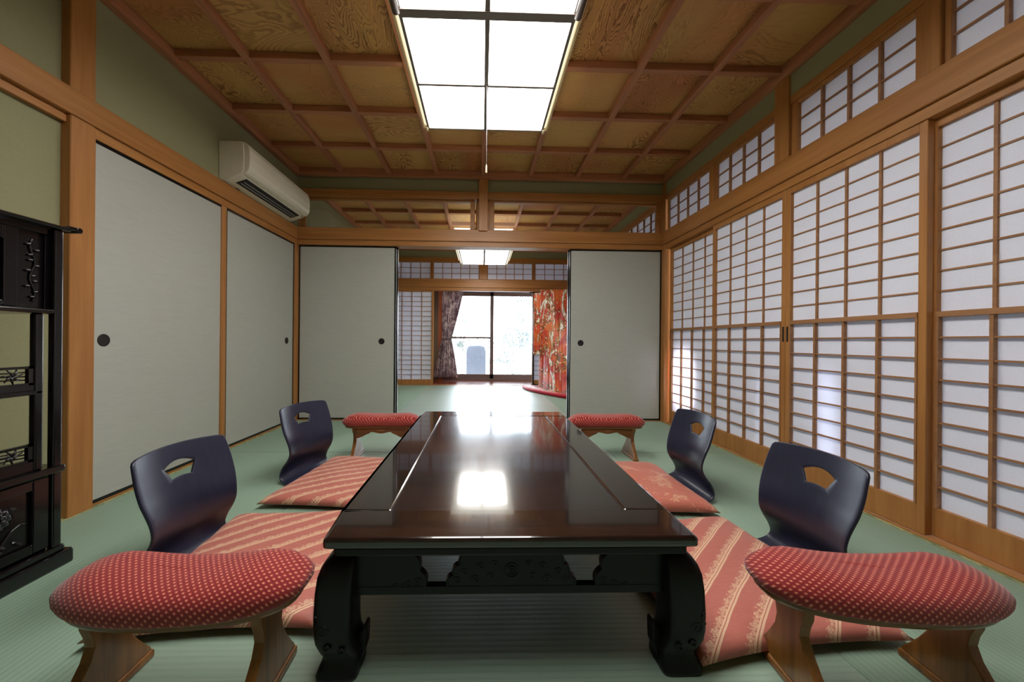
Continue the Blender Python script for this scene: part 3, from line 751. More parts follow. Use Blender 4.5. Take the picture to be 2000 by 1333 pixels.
# ------------------------------------------------------------------ floor cushions
def zabuton(x, y, rz, w, d, h, mat, label, seed, z=.0125, tilt=0.0, corner=(0, 0)):
    bm = bmesh.new(); N = 44; rnd = random.Random(seed); sv = Vector((seed*3.1, seed*1.7, 0))
    def pt(i, j, top):
        u, v = -1+2*i/N, -1+2*j/N
        pinch = 1-.055*(1-abs(u)**3)*abs(v)**6 if True else 1
        px = u*w/2*(1-.07*(1-v*v)*u*u*abs(u)); py = v*d/2*(1-.07*(1-u*u)*v*v*abs(v))
        e = max(0, (1-abs(u)**4.5))*max(0, (1-abs(v)**4.5))
        hh = h*e**.42
        # puckers running in from the edges
        ed = max(abs(u), abs(v)); wr = noise.noise(Vector((math.atan2(v, u)*6, ed*2, seed)))*.006*(ed**3)*e**.3
        n1 = noise.noise(Vector((px*5, py*5, seed)))*.007*e**.3
        zt = hh*.86+wr+n1; zb = -hh*.0
        mid = .010*(1-e)+.002
        return (px, py, (mid+zt) if top else min(mid, .0105*(1-e**.25)))
    T = [[bm.verts.new(pt(i, j, True)) for i in range(N+1)] for j in range(N+1)]
    Bt = [[(T[j][i] if i in (0, N) or j in (0, N) else bm.verts.new(pt(i, j, False))) for i in range(N+1)] for j in range(N+1)]
    for j in range(N):
        for i in range(N):
            bm.faces.new((T[j][i], T[j][i+1], T[j+1][i+1], T[j+1][i])).smooth = True
            bm.faces.new((Bt[j][i], Bt[j+1][i], Bt[j+1][i+1], Bt[j][i+1])).smooth = True
    me = bpy.data.meshes.new('floor_cushion'); bm.to_mesh(me); bm.free(); me.materials.append(mat)
    o = bpy.data.objects.new('floor_cushion', me); COL.objects.link(o); o.location = (x, y, z); o.rotation_euler = (0, 0, rz)
    tag(o, label, 'cushion', 'floor cushions on the legless chairs'); return o
zabuton(-.735, 1.282, math.radians(4), .57, .66, .060, M['brocade'], 'salmon striped floor cushion at the near left of the table', 1)
zabuton(-.690, 2.010, math.radians(-7), .60, .68, .055, M['brocade'], 'salmon striped floor cushion at the far left of the table', 2)
zabuton(.775, 1.925, math.radians(0), .60, .64, .070, M['brocade_b'], 'plump salmon floor cushion with scattered pale flowers at the far right of the table', 3)
zabuton(.790, 1.205, math.radians(6), .60, .66, .055, M['brocade'], 'salmon floor cushion with bold flower stripes at the near right of the table', 4)

# ------------------------------------------------------------------ armrests
def kidney(L, D, bend, n=48, inset=0):
    pts = []
    for k in range(n):
        a = 2*PI*k/n; c, s2 = math.cos(a), math.sin(a)
        u = math.copysign(abs(c)**.64, c); v = math.copysign(abs(s2)**.70, s2)
        x = u*(L-inset); y = v*(D-inset) + bend*(u*u-.35)
        if s2 > 0: y -= .012*(1-u*u)*D/.090
        pts.append((x, y))
    return pts
def armrest(x, y, rz, label):
    root = empty('armrest', (x, y, 0), rz); tag(root, label, 'armrest', 'red dotted armrests beside the chairs')
    L, D, bend = .247, .092, .022; dz = .010
    rings = []
    for z, k in ((.214, .95), (.2145, .985), (.219, 1.01), (.230, 1.04), (.242, 1.045), (.254, 1.01), (.265, .95), (.274, .86), (.2805, .73), (.285, .56), (.2872, .38), (.2883, .20), (.2887, .05)):
        ring = []
        for px, py in kidney(L*k if k > .9 else L*(.35+.65*k), D*k, bend):
            zz = z
            if z > .25:
                f = (z-.25)/.03; e = abs(px)/L
                zz = z - f*.010*(1-min(1, e*1.5)**2) - f*.010*max(0, e-.6)
            ring.append((px, py, zz+dz))
        rings.append(ring)
    MB().loft(rings).build('cushion_pad', M['dotted'], root)
    m = MB().loft([[(px, py, z) for px, py in kidney(L-i_, D-i_, bend)] for z, i_ in ((.207, .016), (.209, .010), (.215, .007), (.2238, .007))], smooth=False)
    m.build('base_board', M['walnut_x'], root)
    for s_ in (-1, 1):
        pts = [(-.112, .020), (-.108, .030), (-.094, .048), (-.066, .080), (-.042, .112), (-.032, .138), (-.036, .160), (-.044, .182), (-.046, .207),
               (.066, .207), (.062, .188), (.046, .166), (.040, .140), (.046, .112), (.064, .080), (.086, .048), (.100, .030), (.104, .020)]
        fan = [(v, z) for v, z in pts]
        lg = MB().prism(fan, s_*.172-.011, s_*.172+.011, 'yz').build('leg', M['walnut'], root, bevel=.002)
        B(s_*.172-.016, s_*.172+.016, -.116, .108, 0, .020).build('foot_bar', M['walnut'], lg, bevel=.005)
    w = .1605; pts = [(-w, .2065), (-w, .138)]
    N = 40
    for i in range(N+1):
        u = -1+2*i/N; a = abs(u)
        z = .178 - .030*max(0, min(1, (a-.35)/.5))**1.5 - .006*math.cos(u*PI*2.0)*(1 if a < .5 else 0)
        pts.append((u*(w-.012), z if a < .93 else .142))
    pts += [(w, .138), (w, .2065)]
    ap = MB().prism(pts, .046, .056, 'xz').build('apron', M['walnut_x'], root, bevel=.001, seg=1)
    B(-.022, .022, .0560, .0572, .192, .1955).build('small_mark', plain('pale_gold_mark', rgb(190, 130, 80), .5) if 'mark' not in M else M['mark'], ap, label='thin pale mark on the apron')
    return root
M['mark'] = plain('pale_gold_mark', rgb(190, 130, 80), .5)
armrest(-.640, .820, math.radians(1), 'red dotted armrest at the near left, filling the lower left corner')
armrest(.892, .805, math.radians(-5), 'red dotted armrest at the near right, filling the lower right corner')
armrest(-.655, 2.47, math.radians(180), 'small-looking red dotted armrest at the far left end of the table')
armrest(.845, 2.47, math.radians(180), 'small-looking red dotted armrest at the far right end of the table')

# ------------------------------------------------------------------ ceiling lamps
def lamp(x0, x1, y0, y1, zb, zt, rows, label, rails=None, cord=None, fl=.062, hang=None, bw=.011):
    cx, cy = (x0+x1)/2, (y0+y1)/2
    root = empty('ceiling_lamp', (cx, cy, zt)); tag(root, label, 'ceiling lamp', 'rectangular paper-lantern ceiling lamps')
    def bx(a, b, c, d, e, f): return (a-cx, b-cx, c-cy, d-cy, e-zt, f-zt)
    # flared cream side frame
    m = MB(); o_ = fl
    A = [(x0-.004, y0-.004, zb+.004), (x1+.004, y0-.004, zb+.004), (x1+.004, y1+.004, zb+.004), (x0-.004, y1+.004, zb+.004)]
    Bq = [(x0-o_, y0-o_, zt-.02), (x1+o_, y0-o_, zt-.02), (x1+o_, y1+o_, zt-.02), (x0-o_, y1+o_, zt-.02)]
    Cq = [(x, y, zt-.001) for x, y, z in Bq]
    rings = [[Vector(p)-Vector((cx, cy, zt)) for p in q] for q in (A, Bq, Cq)]
    m.loft(rings, smooth=False); m.build('side_paper', M['lampglow'] if rails else M['lampglow_far'], root)
    m = MB().box(*bx(x0+.012, x1-.012, y0+.012, y1-.012, zb-.001, zb+.0035)); m.build('diffuser', M['lamp'], root)
    m = MB().box(*bx(cx-bw, cx+bw, y0, y1, zb-.010, zb+.004))
    ys = rows
    for y in ys: m.box(*bx(x0, x1, y-bw*.7, y+bw*.7, zb-.009, zb+.003))
    m.box(*bx(x0, x0+.014, y0, y1, zb-.006, zb+.006)).box(*bx(x1-.014, x1, y0, y1, zb-.006, zb+.006)).box(*bx(x0, x1, y1-.014, y1, zb-.006, zb+.006)).box(*bx(x0, x1, y0, y0+.014, zb-.006, zb+.006))
    m.build('lattice_bar', M['lampbar'], root)
    for px in (x0-.004, x1+.004):
        MB().tube([(px-cx, y1+.014-cy, zb-.004-zt), (px-cx, y1-.03-cy, zb-.004-zt)], .011, 14).build('end_peg', M['lampside'], root)
        sx_ = -1 if px < cx else 1; q0, q1 = sorted((px+sx_*.018, px+sx_*.030))
        MB().box(*bx(q0, q1, y0-.01, y1+.02, zb+.012, zb+.030)).build('side_rail', M['lampside'], root)
        if rails: MB().tube([(px-cx, rails[0]-cy, zb-.020-zt), (px-cx, rails[1]-cy, zb-.020-zt)], .017, 16).build('round_rail', M['lamprail'], root)
    if rails: MB().box(*bx(x0, x1, rails[1]-.005, rails[1]+.028, zb-.012, zb+.001)).build('cross_rail', M['lampbar'], root)
    if cord:
        px, py, z1 = cord
        c = MB().tube([(px-cx, py-cy, zb-.002-zt), (px-cx, py-cy, z1+.045-zt)], .0014, 8).build('pull_cord', M['cordwhite'], root)
        MB().loft([[(px-cx+r*math.cos(a*PI/6), py-cy+r*math.sin(a*PI/6), z-zt) for a in range(12)] for r, z in ((.0015, z1+.048), (.004, z1+.040), (.0042, z1+.012), (.006, z1+.006), (.005, z1))]).build('cord_tip', M['lampside'], c)
    if hang:
        m = MB()
        for sx in (-1, 1):
            for sy in (-1, 1):
                m.tube([(sx*.12, .12+sy*.12, 0), (sx*.12, .12+sy*.12, hang-zt)], .003, 8)
        m.box(-.15, .15, -.06, .30, hang-zt-.012, hang-zt-.0005); m.build('hanger', M['lamprail'], root)
    return root
lamp(-.385, .412, .34, 2.540, 2.250, 2.3855, [2.095, 1.655, 1.215, .775], 'large glowing lattice ceiling lamp above the low table', rails=(.34, 1.62), cord=(.018, 2.09, 1.744))
lamp(-.319, .372, 4.76, 5.815, 2.000, 2.10, [4.99], 'smaller-looking glowing lattice lamp hanging in the far room', hang=2.386, bw=.014)

# ------------------------------------------------------------------ air conditioner
AY0, AY1 = 2.537, 3.415
ac = empty('air_conditioner', (-1.80, (AY0+AY1)/2, 1.87)); tag(ac, 'cream wall air conditioner over the second left sliding door', 'air conditioner')
acy = (AY0+AY1)/2
def acp(prof, y0, y1, off=0): return [(d, z-1.87) for d, z in prof]
prof = [(0.001, 2.134), (.120, 2.136), (.165, 2.128), (.190, 2.112), (.205, 2.080), (.210, 2.02), (.207, 1.965), (.196, 1.925), (.172, 1.903), (.110, 1.883), (.040, 1.873), (0.001, 1.873)]
body = [(.001, 2.134), (.135, 2.135), (.150, 2.10), (.156, 2.03), (.152, 1.97), (.135, 1.925), (.110, 1.905), (.190, 1.912), (.172, 1.899), (.110, 1.880), (.040, 1.870), (.001, 1.870)]
M['ac'] = plain('cream_plastic', rgb(226, 220, 200), .38, spec=.4)
M['acdark'] = plain('black_vent', rgb(16, 18, 22), .5)
pb = [(.001, 2.134), (.150, 2.134), (.168, 2.115), (.172, 2.03), (.172, 1.965), (.172, 1.935), (.160, 1.914), (.145, 1.903), (.055, 1.872), (.030, 1.868), (.001, 1.868)]
MB().prism([(d, z-1.87) for d, z in pb], AY0-acy, AY1-acy, 'xz').build('body', M['ac'], ac, bevel=.006, seg=3)
pf = [(.140, 2.1345), (.172, 2.130), (.194, 2.112), (.206, 2.078), (.2105, 2.02), (.208, 1.965), (.200, 1.938), (.186, 1.922), (.166, 1.9115), (.150, 1.925)]
MB().prism([(d, z-1.87) for d, z in pf], AY0+.004-acy, AY1-.004-acy, 'xz').build('front_panel', M['ac'], ac, bevel=.004, seg=3)
m = MB().prism([(.072, .0095), (.146, .0350), (.1465, .0318), (.0725, .0063)], -.37, .37, 'xz'); m.build('air_outlet', M['acdark'], ac)
m = MB()
for d0, z0 in ((.092, .0105), (.114, .0180)):
    m.prism([(d0, z0+.001), (d0+.006, z0+.0025), (d0+.006, z0), (d0, z0-.0015)], -.35, .35, 'xz')
m.build('louvre', plain('grey_louvre', rgb(150, 152, 156), .35), ac)
vm = plain('dark_grey_vane', rgb(60, 62, 66), .5)
for i in range(9): MB().prism([(.118, .0245), (.136, .0305), (.136, .0270), (.118, .0205)], -.32+i*.08, -.317+i*.08, 'xz').build('vane', vm, ac)
B(.020, .032, -.30, -.26, -.0030, .0005).build('small_badge', plain('dark_badge', rgb(70, 66, 70), .5), ac)
B(.150, .160, .395, .405, .0330, .040).build('indicator_dot', plain('dark_dot', rgb(40, 60, 50), .4), ac)

# ------------------------------------------------------------------ display cabinet on the left
cb = empty('display_cabinet', (-1.62, .75, 0)); tag(cb, 'black carved rosewood display cabinet at the left edge of the picture', 'cabinet')
def cbx(x0, x1, y0, y1, z0, z1): return (x0+1.62, x1+1.62, y0-.75, y1-.75, z0, z1)
CM = M['cabinet']; XF, XB, CY0, CY1 = -1.44, -1.815, .22, 1.300
B(*cbx(XB, XF+.012, CY0-.02, CY1+.028, 0, .050)).box(*cbx(XB, XF+.002, CY0, CY1+.010, .050, .072)).build('plinth', CM, cb, bevel=.006)
# lower cupboard
B(*cbx(XB, XF-.03, CY0+.02, CY1-.02, .072, .320)).build('lower_cupboard', CM, cb, bevel=.002)
B(*cbx(XB, XF+.008, CY0-.01, CY1+.006, .324, .348)).build('cupboard_top', CM, cb, bevel=.007, seg=3)
for y0, y1 in ((.86, 1.270), (.30, .80)):
    d = MB(); x0, x1 = XF-.029, XF-.008
    d.box(*cbx(x0, x1, y0, y0+.045, .080, .318)).box(*cbx(x0, x1, y1-.045, y1, .080, .318)).box(*cbx(x0, x1, y0+.045, y1-.045, .080, .112)).box(*cbx(x0, x1, y0+.045, y1-.045, .286, .318)).box(*cbx(x0, x1-.012, y0+.045, y1-.045, .112, .286))
    d = d.build('door', CM, cb, bevel=.003)
    m = MB(); rnd = random.Random(int(y0*100)); X = XF-.017+1.62
    def flower(cy_, cz_, r):
        for ring, (n, rr_) in enumerate(((8, r), (6, r*.62), (4, r*.3))):
            for k in range(n):
                a = 2*PI*k/n+ring*.4; c = (X+.002+ring*.003, cy_-.75+rr_*.62*math.cos(a), cz_+rr_*.62*math.sin(a))
                m.blob(c, rr_*.46, 1, .35, (.35, 1, 1))
    for f in ((y1-.125, .225, .034), (y1-.18, .165, .030), (y1-.25, .235, .026), (y0+.10, .15, .024)): flower(*f)
    for k in range(26):
        cy_ = rnd.uniform(y0+.07, y1-.07)-.75; cz_ = rnd.uniform(.125, .275); a = rnd.uniform(0, PI)
        g = bmesh.ops.create_icosphere(m.bm, subdivisions=1, radius=1)
        for v in g['verts']:
            q = Vector((v.co.x*.004, v.co.y*.017*(1), v.co.z*.006)); q.rotate(Matrix.Rotation(a, 3, 'X')); v.co = q+Vector((X, cy_, cz_))
    m.tube([(X, y0+.08-.75+i*.02, .14+.05*math.sin(i*.6)) for i in range(15)], .003, 6)
    m.build('carved_peony', M['cabinet_carving'], d)
# posts
for y0, y1, z0, z1, x0, x1 in ((1.272, 1.300, .072, 1.150, XF-.022, XF), (1.228, 1.252, .348, .862, XF-.030, XF-.008), (CY0, CY0+.028, .072, 1.150, XF-.022, XF)):
    B(*cbx(x0, x1, y0, y1, z0, z1)).build('post', CM, cb, bevel=.005, seg=3)
B(*cbx(XB, XB+.02, 1.272, 1.300, .072, 1.150)).build('post', CM, cb, bevel=.004); B(*cbx(XB, XB+.02, CY0, CY0+.028, .072, 1.150)).build('post', CM, cb, bevel=.004)
B(*cbx(XB, XF-.002, CY0+.02, 1.290, .862, .878)).build('shelf', CM, cb, bevel=.005)
B(*cbx(XB+.02, XF-.008, CY0+.03, 1.252, .596, .612)).build('shelf', CM, cb, bevel=.005)
B(*cbx(XB, XB+.01, CY0+.02, 1.285, .878, 1.1495)).box(*cbx(XB, XF-.02, 1.262, 1.274, .878, 1.1495)).box(*cbx(XB, XF-.02, .66, .675, .878, 1.1495)).box(*cbx(XF-.040, XF-.014, .66, 1.272, 1.128, 1.1495)).build('upper_case', CM, cb, bevel=.001)
# upper box doors with framed panel and carved column
d = MB(); x0, x1 = XF-.040, XF-.018
d.box(*cbx(x0, x1, .69, .73, .880, 1.13)).box(*cbx(x0, x1, 1.155, 1.190, .880, 1.13)).box(*cbx(x0, x1, .73, 1.155, 1.085, 1.13)).box(*cbx(x0, x1, .73, 1.155, .880, .898)).box(*cbx(x0, x1-.012, .73, 1.155, .898, 1.085))
d.build('upper_door', CM, cb, bevel=.003)
m = MB().box(*cbx(x0, x1-.010, 1.190, 1.262, .880, 1.145)); cp = m.build('side_panel', CM, cb)
m = MB()
m.tube([(x1-.007+1.62, 1.232-.75+.007*math.sin(i*.55), .90+i*.009) for i in range(24)], .0028, 6)
for i in range(11):
    z = .915+i*.017; m.blob((x1-.005+1.62, 1.232-.75+.013*math.sin(i*2.3), z), .0072, 2, .6, (.6, 1.1, .6))
m.build('carved_vine', M['cabinet_carving'], cp)
B(*cbx(XB, XF+.010, CY0-.03, 1.315, 1.150, 1.164)).build('top_board', CM, cb, bevel=.005)
m = MB(); m.tube([(XF+.012+1.62, 1.338-.75, 1.163), (XB+1.62, 1.338-.75, 1.163)], .0105, 16); m.box(*cbx(XB, XF+.010, 1.308, 1.338, 1.158, 1.171)); m.build('scroll_end', CM, cb, bevel=.002)
def openwork(z0, z1, y0, y1, name='openwork_panel'):
    m = MB(); X = XF-.019+1.62; f = .008
    m.box(X-.006, X+.006, y0-.75, y1-.75, z0, z0+f).box(X-.006, X+.006, y0-.75, y1-.75, z1-f, z1).box(X-.006, X+.006, y0-.75, y0+.014-.75, z0, z1).box(X-.006, X+.006, y1-.014-.75, y1-.75, z0, z1)
    zc = (z0+z1)/2; h = (z1-z0)
    for k in range(3):
        zz = z0+h*(.3+.22*k); m.tube([(X, y0-.75+.01+i*(y1-y0-.02)/20, zz+.0035*math.sin(i*.8+k)) for i in range(21)], .0022, 6)
    for yc in (y1-.05, y1-.17, y1-.30, y1-.42):
        for k in range(7):
            a = 2*PI*k/7; m.tube([(X, yc-.75, zc), (X, yc-.75+.012*math.cos(a), zc+.010*math.sin(a)), (X, yc-.75+.028*math.cos(a+.3), zc+.40*h*math.sin(a+.3))], [.003, .0035, .0015], 6)
        m.box(X-.004, X+.004, yc-.75-.060, yc-.75-.056, z0, z1)
    return m.build(name, CM, cb)
openwork(.628, .690, .30, 1.229); openwork(.380, .438, .30, 1.229)
B(*cbx(XF-.026, XF-.012, .30, 1.229, .3485, .380)).build('lower_rail', CM, cb)
B(*cbx(XF-.026, XF-.012, .30, 1.229, .612, .628)).build('lower_rail', CM, cb)

# ------------------------------------------------------------------ curtain on the veranda
def curtain_mat():
    t = NT('mauve_patterned_curtain'); v = t.coords('Object'); w = t.mapping(v, (15, 15, 8), (0, .5, 0))
    f = t.noise(w, 1, 3, .6, 1.0); g = t.voro(t.mapping(v, (34, 34, 14), (0, .6, 0)), 1)
    c = t.ramp(f, [(.40, rgb(140, 122, 128)), (.5, rgb(200, 184, 186)), (.58, rgb(240, 228, 222))], 'LINEAR')
    c = t.mix(t.math('LESS_THAN', g, .32), c, rgb(160, 120, 126))
    d = t.n('ShaderNodeBsdfDiffuse'); t.link(c, d.inputs[0]); tr = t.n('ShaderNodeBsdfTranslucent'); t.link(c, tr.inputs[0])
    m_ = t.n('ShaderNodeMixShader'); m_.inputs[0].default_value = .42
    t.link(d.outputs[0], m_.inputs[1]); t.link(tr.outputs[0], m_.inputs[2]); t.link(m_.outputs[0], t.out.inputs[0]); return t.m
bm = bmesh.new(); NU, NV = 84, 50; G = []
for j in range(NV+1):
    f = j/NV; z = .055+(1.745-.055)*f
    if z > .82: q = (z-.82)/(1.745-.82); xl = -.772-.018*q; xr = -.602+.233*q**.8; amp = .020+.012*q
    else: q = 1-(z-.055)/(.82-.055); xl = -.772-.163*q**.8; xr = -.602+.137*q**.7; amp = .022+.018*q
    row = []
    for i in range(NU+1):
        u = i/NU; ph = u*2*PI*7+.5*math.sin(3*u)+.15*math.sin(z*5)
        row.append(bm.verts.new((xl+(xr-xl)*u+.006*math.sin(ph*2), 7.19+amp*math.sin(ph), z)))
    G.append(row)
for j in range(NV):
    for i in range(NU): bm.faces.new((G[j][i], G[j][i+1], G[j+1][i+1], G[j+1][i])).smooth = True
me = bpy.data.meshes.new('curtain'); bm.to_mesh(me); bm.free(); me.materials.append(curtain_mat())
cu = bpy.data.objects.new('curtain', me); COL.objects.link(cu); sd = cu.modifiers.new('solid', 'SOLIDIFY'); sd.thickness = .003
tag(cu, 'mauve patterned curtain tied back at the left of the garden window', 'curtain')
MB().tube([(-.687+.095*math.cos(a*PI/12), 7.19+.040*math.sin(a*PI/12), .815+.012*math.cos(a*PI/12)) for a in range(24)], .010, 8, closed=True).build('tie_band', plain('mauve_tie_band', rgb(120, 104, 116), .8), cu)
o = MB().cyl((-1.0, 7.19, 1.77), .012, 2.6, 'x').build('curtain_rail', plain('pale_curtain_rail', rgb(190, 170, 150), .4)); tag(o, 'pale curtain rail under the veranda lintel', 'rail')

# ------------------------------------------------------------------ robe on its stand in the far room
def robe_mat():
    t = NT('orange_red_robe_with_white_birds'); v = t.coords('UV')
    f = t.noise(v, 3, 3, .6, .6)
    c = t.ramp(f, [(.38, rgb(176, 38, 30)), (.5, rgb(206, 78, 34)), (.60, rgb(212, 106, 46))])
    cl = t.ramp(t.noise(t.mapping(v, (1, 1, 1), loc=(3, 1, 0)), 4.5, 1), [(.47, (0,)*3), (.51, (1,)*3)])
    lf = t.math('MULTIPLY', t.math('GREATER_THAN', t.noise(v, 20, 2, .5, 1), .50), cl)
    c = t.mix(t.math('MULTIPLY', lf, .85), c, rgb(86, 74, 36))
    vd = t.voro(v, 30); hue = t.sep(t.voro(v, 30, out='Color'))
    dc = t.ramp(hue[0], [(.0, rgb(240, 222, 200)), (.30, rgb(196, 36, 48)), (.48, rgb(214, 176, 70)), (.66, rgb(226, 120, 100)), (.85, rgb(150, 150, 60))], 'CONSTANT')
    c = t.mix(t.math('MULTIPLY', t.math('LESS_THAN', vd, .36), cl), c, dc)
    # white birds: curved elongated shapes with feathered edges
    for sc, ro, lo, th in (((5.2, 1.7, 1), .55, (0, 0, 0), .635), ((5.0, 1.6, 1), -.7, (5, 2, 0), .64), ((3.4, 2.0, 1), 1.4, (9, 4, 0), .66)):
        b1 = t.noise(t.mapping(v, sc, (0, 0, ro), lo), 1.15, 2.5, .55, 1.6)
        st = t.noise(t.mapping(v, (50, 16, 1), (0, 0, ro)), 1, 2)
        wc = t.mix(t.math('GREATER_THAN', st, .54), rgb(236, 228, 214), rgb(176, 156, 136))
        c = t.mix(t.math('MULTIPLY', t.math('GREATER_THAN', b1, th-.022), .8), c, rgb(150, 110, 62))
        c = t.mix(t.math('GREATER_THAN', b1, th), c, wc)
    t.bsdf(c, .45, spec=.4, sheen=.2); return t.m
M['robe'] = robe_mat(); M['hem'] = plain('padded_crimson_hem', rgb(196, 24, 52), .5)
M['standblack'] = plain('black_lacquer_stand', rgb(14, 14, 20), .2)
def cloth(name, top, bot, zt, zb, nu, nv, folds, amp, parent, uv0=(0, 0), uvs=(1, 1)):
    bm = bmesh.new(); G = []
    ul = bm.loops.layers.uv.new('UVMap')
    def poly(P, u):
        n = len(P)-1; k = min(int(u*n), n-1); f = u*n-k; return Vector(P[k]).lerp(Vector(P[k+1]), f)
    for j in range(nv+1):
        f = j/nv; row = []
        for i in range(nu+1):
            u = i/nu; a = poly(top, u); b = poly(bot, u); g = f**1.5
            p = a.lerp(b, g); dd = (poly(top, min(1, u+.02))-poly(top, max(0, u-.02))); nrm = Vector((dd.y, -dd.x, 0)).normalized()
            fold = amp*(.35+.65*f)*(math.sin(u*2*PI*folds+math.sin(u*7))+.4*math.sin(u*2*PI*folds*2.3+f*2))
            z = zt+(zb-zt)*f
            row.append((bm.verts.new((p.x+nrm.x*fold, p.y+nrm.y*fold, z)), (uv0[0]+u*uvs[0], uv0[1]+(1-f)*uvs[1])))
        G.append(row)
    for j in range(nv):
        for i in range(nu):
            q = (G[j][i], G[j][i+1], G[j+1][i+1], G[j+1][i]); fc = bm.faces.new([a[0] for a in q]); fc.smooth = True
            for lp, a in zip(fc.loops, q): lp[ul].uv = a[1]
    me = bpy.data.meshes.new(name); bm.to_mesh(me); bm.free(); me.materials.append(M['robe'])
    o = bpy.data.objects.new(name, me); COL.objects.link(o); o.parent = parent
    sd = o.modifiers.new('solid', 'SOLIDIFY'); sd.thickness = .008
    return o
kb = empty('hanging_robe', (0, 0, 0)); tag(kb, 'orange-red robe with white birds draped on a black stand in the far room', 'robe')
cloth('sleeve', [(.862, 6.05), (.975, 5.99)], [(.862, 6.02), (.965, 5.86)], 1.585, .56, 20, 30, 2, .008, kb, (0, .65), (.15, 1.05))
cloth('robe_body', [(.965, 5.98), (1.20, 5.93), (1.62, 5.86)], [(.930, 5.90), (1.04, 5.42), (1.20, 5.05), (1.55, 4.70)], 1.630, .035, 90, 60, 5, .009, kb, (.2, 0), (.85, 1.65))
hp = [(.700, 6.22, .018), (.705, 6.05, .024), (.745, 5.82, .026), (.84, 5.56, .028), (.955, 5.33, .030), (1.09, 5.10, .030), (1.25, 4.92, .030), (1.50, 4.70, .030)]
hv = []
for i in range(len(hp)-1):
    for k in range(5):
        hv.append(Vector(hp[i]).lerp(Vector(hp[i+1]), k/5))
hv.append(Vector(hp[-1]))
MB().tube(hv, [.010+.019*min(1, i/7) for i in range(len(hv))], 12).build('padded_hem', M['hem'], kb)
# trailing flap between hem and body
bm = bmesh.new(); ul = bm.loops.layers.uv.new('UVMap'); A = []; Bv = []
for i in range(21):
    u = i/20; p = hv[int(u*(len(hv)-1))]; q = Vector((.93, 5.92, .05)).lerp(Vector((1.5, 4.85, .05)), u)
    A.append((bm.verts.new((p.x, p.y, .044)), (u, 0))); Bv.append((bm.verts.new((q.x, q.y, .070)), (u, .2)))
for i in range(20):
    q = (A[i], A[i+1], Bv[i+1], Bv[i]); fc = bm.faces.new([a[0] for a in q]); fc.smooth = True
    for lp, a in zip(fc.loops, q): lp[ul].uv = a[1]
me = bpy.data.meshes.new('trailing_flap'); bm.to_mesh(me); bm.free(); me.materials.append(M['robe'])
o = bpy.data.objects.new('trailing_flap', me); COL.objects.link(o); o.parent = kb; sd = o.modifiers.new('solid', 'SOLIDIFY'); sd.thickness = .01
st = empty('robe_stand', (1.15, 5.55, 0)); tag(st, 'black lacquered robe stand behind the orange-red robe', 'stand')
def stx(p): return (p[0]-1.15, p[1]-5.55, p[2])
for px, py in ((.872, 6.15), (1.62, 6.06)):
    MB().tube([stx((px, py, .05)), stx((px, py, 1.60))], .013, 12).build('upright', M['standblack'], st)
    m = MB(); c = Vector(stx((px, py, 0)))
    m.tube([c+Vector((-.10, -.02, .022)), c+Vector((-.06, -.015, .035)), c+Vector((0, 0, .052)), c+Vector((.12, .04, .030)), c+Vector((.15, .05, .018))], [.012, .016, .022, .016, .012], 10)
    m.tube([c+Vector((-.05, .10, .018)), c+Vector((0, 0, .045)), c+Vector((.05, -.10, .018))], .014, 10)
    m.build('foot', M['standblack'], st)
MB().tube([stx((.80, 6.16, 1.607)), stx((1.68, 6.05, 1.607))], .012, 12).build('top_bar', M['standblack'], st)

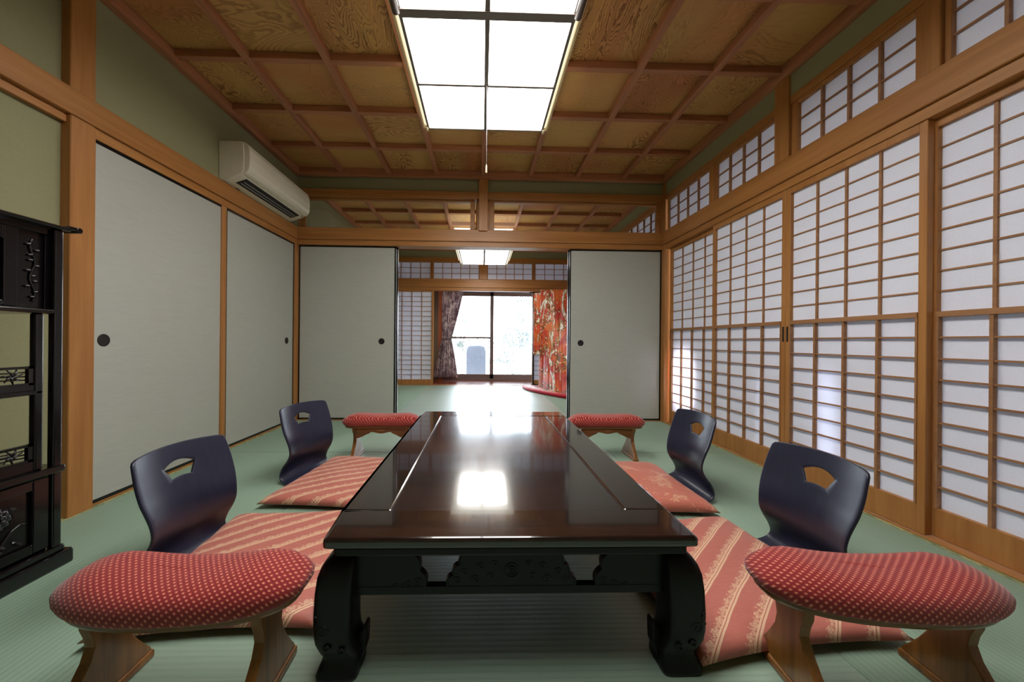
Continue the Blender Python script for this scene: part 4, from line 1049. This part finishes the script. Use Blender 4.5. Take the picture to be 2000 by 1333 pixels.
# ------------------------------------------------------------------ garden
g = B(-9, 9, 7.5, 22, -.5, -.35).build('ground', NT('x').m)
def ground_mat():
    t = NT('pale_garden_gravel'); v = t.coords(); t.bsdf(t.ramp(t.noise(v, 3, 5), [(.4, rgb(120, 122, 124)), (.6, rgb(150, 150, 150))]), .95); return t.m
g.data.materials.clear(); g.data.materials.append(ground_mat()); struct(g, 'pale gravel ground of the garden', 'ground')
def leaf_mat(name, c1, c2):
    t = NT(name); v = t.coords(); t.bsdf(t.mix(t.noise(v, 8, 3), c1, c2), .6); return t.m
def foliage(name, c, r, n, size, mat, label, cat, trunk=None, seed=1, group=None):
    rnd = random.Random(seed); root = empty(name, (c[0], c[1], -.35)); tag(root, label, cat, group)
    bm = bmesh.new()
    clumps = [Vector((rnd.gauss(0, .45)*r[0], rnd.gauss(0, .45)*r[1], c[2]+.35+rnd.uniform(-.9, .9)*r[2])) for _ in range(max(6, n//45))]
    for k in range(n):
        q = rnd.choice(clumps); p = q+Vector((rnd.gauss(0, 1), rnd.gauss(0, 1), rnd.gauss(0, .6)))*.16*max(r)
        if p.z < .02: p.z = .02+rnd.random()*.1
        a = Vector((rnd.gauss(0, 1), rnd.gauss(0, 1), rnd.gauss(0, 1))).normalized(); b = a.orthogonal().normalized()*size*.35; a = a*size
        vs = [bm.verts.new(p-a*.5), bm.verts.new(p+b*.5), bm.verts.new(p+a*.5), bm.verts.new(p-b*.5)]; bm.faces.new(vs)
    me = bpy.data.meshes.new('foliage'); bm.to_mesh(me); bm.free(); me.materials.append(mat)
    o = bpy.data.objects.new('foliage', me); COL.objects.link(o); o.parent = root
    if trunk:
        m = MB(); h = trunk
        m.tube([(0, 0, 0), (.05, 0, h*.4), (-.04, .03, h*.8), (0, 0, h)], [.07, .055, .045, .03], 10)
        for k in range(5):
            a = k*1.3; m.tube([(0, 0, h*.6+k*.06), (.3*math.cos(a), .2*math.sin(a), h*.85+k*.08), (.6*math.cos(a), .4*math.sin(a), h+.1*k)], [.03, .02, .01], 7)
        m.build('trunk', plain('pale_bark', rgb(190, 184, 176), .9), root)
    return root
G1 = leaf_mat('pale_sunlit_leaves', rgb(80, 100, 94), rgb(104, 118, 112)); G2 = leaf_mat('blue_green_leaves', rgb(60, 88, 90), rgb(90, 110, 110)); G3 = leaf_mat('low_green_leaves', rgb(42, 70, 52), rgb(84, 104, 82))
foliage('garden_tree', (1.15, 9.25, 1.55), (.75, .5, 1.0), 2400, .075, G2, 'pale blue-green tree seen through the right garden pane', 'tree', 1.5, 5)
foliage('garden_shrub', (.95, 11.2, .35), (1.0, .25, .6), 2200, .07, G1, 'sunlit shrub under the tree in the right garden pane', 'shrub', None, 6)
foliage('garden_shrub', (.72, 8.4, -.12), (.55, .2, .16), 520, .05, G3, 'low green plants along the foot of the right garden pane', 'shrub', None, 7)
foliage('garden_tree', (-.55, 9.8, .9), (.45, .3, .5), 420, .08, G1, 'thin bare-looking pale tree in the left garden pane', 'tree', 1.3, 8)
def stone_mat():
    t = NT('lavender_grey_stone'); v = t.coords(); t.bsdf(t.mix(t.noise(v, 6, 4), rgb(88, 92, 104), rgb(98, 102, 112)), .9); return t.m
m = MB(); rnd = random.Random(4)
m.loft([[(x*w+rnd.uniform(-.01, .01), y*.12, z) for x, y in ((-1, -1), (-.2, -1.2), (.6, -1.1), (1, -.8), (1, 1), (-1, 1))] for z, w in ((0, .25), (.5, .24), (.85, .235), (.98, .21), (1.02, .15))], smooth=False)
sl = m.build('garden_stone', stone_mat(), bevel=.02); sl.location = (-.135, 9.0, -.35); tag(sl, 'tall lavender-grey standing stone in the left garden pane', 'stone')
m = MB()
m.blob((0, 0, .12), .3, 3, .35, (1.1, .7, .7)); b_ = m.build('garden_rock', stone_mat()); b_.location = (1.32, 8.95, -.36); tag(b_, 'rounded grey rock at the lower right of the garden view', 'rock')
